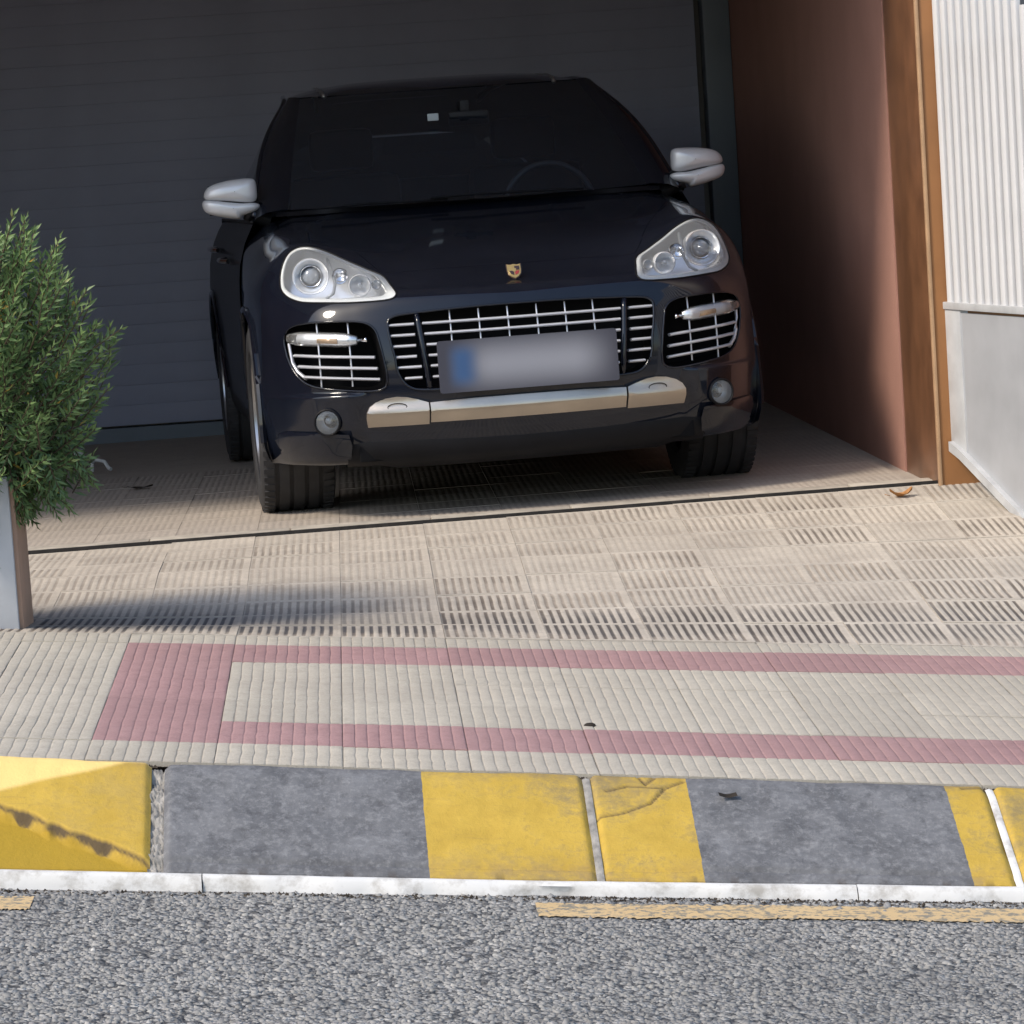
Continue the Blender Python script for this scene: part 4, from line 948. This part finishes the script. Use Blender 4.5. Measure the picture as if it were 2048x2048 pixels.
MB().box((.04, 1.0, 1.50), (.08, 1.14, 1.55), .008).build('mirror_stem', M['trim'], CAR)
M['sticker'] = simple('toll_tag', (.42, .47, .48), .5)
MB().box((-.108, .90, 1.472), (-.062, .912, 1.502), .004).build('windscreen_tag', M['sticker'], CAR)
# wipers
for pts in ([(-.60, .455, 1.150), (-.42, .44, 1.156), (-.10, .428, 1.150)], [(-.17, .415, 1.160), (0, .41, 1.164), (.16, .415, 1.160), (.45, .44, 1.156)]):
    MB().tube(pts, .006, 6).build('wiper', M['plastic'], CAR)
mb = MB(); mb.grid([[(x, .49 + .05 * (x / .75) ** 2, 1.128), (x, .44 + .14 * (x / .75) ** 2, 1.146)] for x in np.linspace(-.78, .78, 21)]); mb.build('cowl', M['plastic'], CAR, True, None)

# mirrors
def pillow(ol, y0, fb, bb, m, name, parent, s, nexp=2.4):
    ol = np.array(smooth_poly(ol, 40)); c = ol.mean(0); mb = MB(); rows_ = []
    for side_, bul in ((-1, fb), (1, bb)):
        ks = [.02, .35, .6, .8, .92, .98, 1.0]
        ks = ks if side_ < 0 else ks[::-1][1:]
        for k in ks:
            d = bul * max(0, 1 - k ** nexp) ** (1 / nexp); q = c + (ol - c) * (.93 + .07 * k if False else k); rows_.append([(s * a, y0 + side_ * d + .05 * (a - .85), b) for a, b in q])
    R_ = np.array(rows_); n = R_.shape[1]
    mb.add(R_.reshape(-1, 3), [(i * n + j, i * n + (j + 1) % n, (i + 1) * n + (j + 1) % n, (i + 1) * n + j) for i in range(len(R_) - 1) for j in range(n)])
    return mb.build(name, m, parent, True, None)
for s in (-1, 1):
    mr = empty('door_mirror'); mr.parent = CAR
    pillow([(.846, 1.275), (.843, 1.235), (.846, 1.205), (.862, 1.194), (.90, 1.193), (.97, 1.203), (1.03, 1.212), (1.056, 1.222), (1.050, 1.25), (1.022, 1.272), (.965, 1.285), (.90, 1.290), (.862, 1.288)], .63, .06, .07, M['mirror'], 'upper_shell', mr, s, 2.6)
    pillow([(.836, 1.182), (.842, 1.165), (.87, 1.152), (.908, 1.142), (.922, 1.130), (.98, 1.140), (1.045, 1.160), (1.064, 1.188), (1.058, 1.212), (1.02, 1.212), (.96, 1.203), (.90, 1.194), (.86, 1.192)], .635, .055, .065, M['mirror'], 'lower_shell', mr, s, 2.6)
    pillow([(.85, 1.20), (.86, 1.18), (1.04, 1.196), (1.05, 1.212), (.95, 1.206)], .65, .05, .07, M['trim'], 'gap', mr, s)
    MB().tube([(s * .80, .66, 1.118), (s * .85, .655, 1.135), (s * .895, .65, 1.150)], [.035, .030, .026], 10, True, sx=1.3).build('arm', M['trim'], mr)
    MB().box((s * .95 - .085, .70, 1.150), (s * .95 + .085, .706, 1.270), .002).build('mirror_glass', M['sideglass'], mr)

# wheels
def wheel(x, y, s):
    w = empty('wheel', (x, y, .365)); w.parent = CAR; W = .285; h = W / 2; R_ = .365
    prof = [(.245, -h * .86), (.262, -h * .97), (.30, -h * 1.0), (.33, -h * .985), (.351, -h * .93), (.361, -h * .84)]
    tr = []
    for a in (-.58, -.20, .20, .58):
        tr += [(R_ - .001 * (a * a) * 4, h * (a - .055)), (R_ - .010, h * (a - .05)), (R_ - .010, h * (a + .05)), (R_ - .001 * (a * a) * 4, h * (a + .055))]
    prof = prof + tr + [(r, -a) for r, a in prof[::-1]]
    mb = MB(); mb.lathe(prof, (0, 0, 0), (1, 0, 0), 72); ty = mb.build('tyre', M['rubber'], w, True, 35)
    mb = MB()   # shoulder blocks
    for k in range(60):
        a = 2 * math.pi * k / 60
        for sd in (-1, 1):
            q = []
            for (rr, xx, da) in ((.3665, sd * h * .66, -.03), (.3665, sd * h * .66, .03), (.363, sd * h * .93, .035), (.363, sd * h * .93, -.025)):
                q.append((xx, rr * math.cos(a + da), rr * math.sin(a + da)))
            q2 = [(p[0], p[1] * .985, p[2] * .985) for p in q]; mb.add(q + q2, [(0, 1, 2, 3), (0, 4, 5, 1), (1, 5, 6, 2), (2, 6, 7, 3), (3, 7, 4, 0)])
    tag(mb.build('tread_blocks', M['rubber'], ty, False), kind='stuff')
    mb = MB(); mb.lathe([(.246, -h * .8), (.246, h * .8), (.252, h * .86), (.247, h * .92), (.238, h * .9), (.232, h * .6), (.225, -h * .5), (.04, -h * .5)], (0, 0, 0), (s, 0, 0), 48); rim = mb.build('rim', M['alloy'], w, True, 40)
    mb = MB()
    for k in range(5):
        a = 2 * math.pi * k / 5 + .3
        for da in (-.10, .10):
            p0 = (s * h * .55, .05 * math.cos(a), .05 * math.sin(a)); p1 = (s * h * .74, .238 * math.cos(a + da), .238 * math.sin(a + da)); mb.tube([p0, p1], [.022, .016], 6)
    mb.lathe([(.0, h * .62), (.05, h * .6), (.062, h * .5), (.065, h * .3)], (0, 0, 0), (s, 0, 0), 24); mb.build('spokes', M['alloy'], rim, True, 50)
    return w
for s in (-1, 1):
    for y in (0, 2.855): wheel(s * .815, y, s)

# ------------------------------------------------------------------ small things on the ground
M['dryleaf'] = simple('dry_leaf', (.42, .20, .07), .7, 0, 0, .2, .2, 60)
M['darkleaf'] = simple('dark_leaf', (.035, .028, .022), .8, 0, 0, .2, .2, 60)
M['whiteplastic'] = simple('white_plastic', (.62, .62, .60), .5)
def litter(name, label, x, y, ln, wd, rot, m, curl=.25, cat='leaf'):
    mb = MB(); R_ = []
    for i, f in enumerate(np.linspace(0, 1, 7)):
        hw = wd * math.sin(math.pi * min(.97, max(.03, f))) ** .8
        R_.append([((f - .5) * ln, g * hw, .004 + curl * ln * ((f - .5) ** 2 * 2 + .25 * abs(g)) + .002 * math.sin(i * 2 + g * 3)) for g in (-1, -.4, 0, .4, 1)])
    mb.grid(R_); mb.tube([(-.5 * ln, 0, .01), (-.72 * ln, .02 * ln, .016)], .0012, 4); o = mb.build(name, m, None, True, None)
    o.location = (x, y, z_pave(x, y)); o.rotation_euler = (0, 0, rot); return tag(o, label, cat)
litter('fallen_leaf', 'dry orange leaf lying on the driveway tiles near the brown pillar', 1.915, 12.30, .085, .028, .2, M['dryleaf'], .5)
litter('fallen_leaf', 'dark dead leaf lying on the garage floor left of the car', -.94, 15.0, .11, .03, .1, M['darkleaf'], .15)
litter('fallen_leaf', 'small dark leaf lying on the grey painted kerb', .80, 8.20, .001, .001, .3, M['darkleaf']) if False else None
mb = MB(); mb.lathe([(0, .008), (.006, .007), (.010, .003), (.011, 0)], (0, 0, 0), (0, 0, 1), 10); mb.v = [(x * 1.5, y, z) for x, y, z in mb.v]; o = mb.build('pebble', M['darkleaf']); o.location = (.535, 8.70, z_pave(.535, 8.70)); tag(o, 'tiny dark pebble on the cream pavement tiles between the pink rows', 'pebble')
mb = MB(); mb.tube([(-.03, 0, .0), (-.028, 0, .04), (-.01, 0, .055), (.03, -.01, .045), (.05, -.03, .014), (.06, -.04, .010)], .009, 8)
o = mb.build('plastic_pipe', M['whiteplastic']); o.location = (-1.20, 16.2, z_floor(-1.2, 16.2)); tag(o, 'short bent piece of pale pipe on the floor behind the shrub', 'pipe')
mb = MB().box((-.03, -.02, 0), (.03, .02, .045), .008); o = mb.build('pebble', M['whiteplastic']); o.location = (-1.37, 17.2, z_floor(-1.37, 17.2) + .0); tag(o, 'small white stone on the floor by the garage door behind the shrub', 'pebble')
t_ = MB(); t_.grid([[(x, y, .002 + .006 * math.sin(x * 60) ** 2) for y in (-.007, 0, .007)] for x in np.linspace(-.022, .022, 7)])
o = t_.build('fallen_leaf', M['darkleaf'], None, True, None); yk, dk = 7.985, .036; o.location = (.80, 7.985, z_kerb(.80) - .026); o.rotation_euler = (math.radians(29), math.radians(5.8), .2); tag(o, 'small dark leaf lying on the grey band of the kerb', 'leaf')
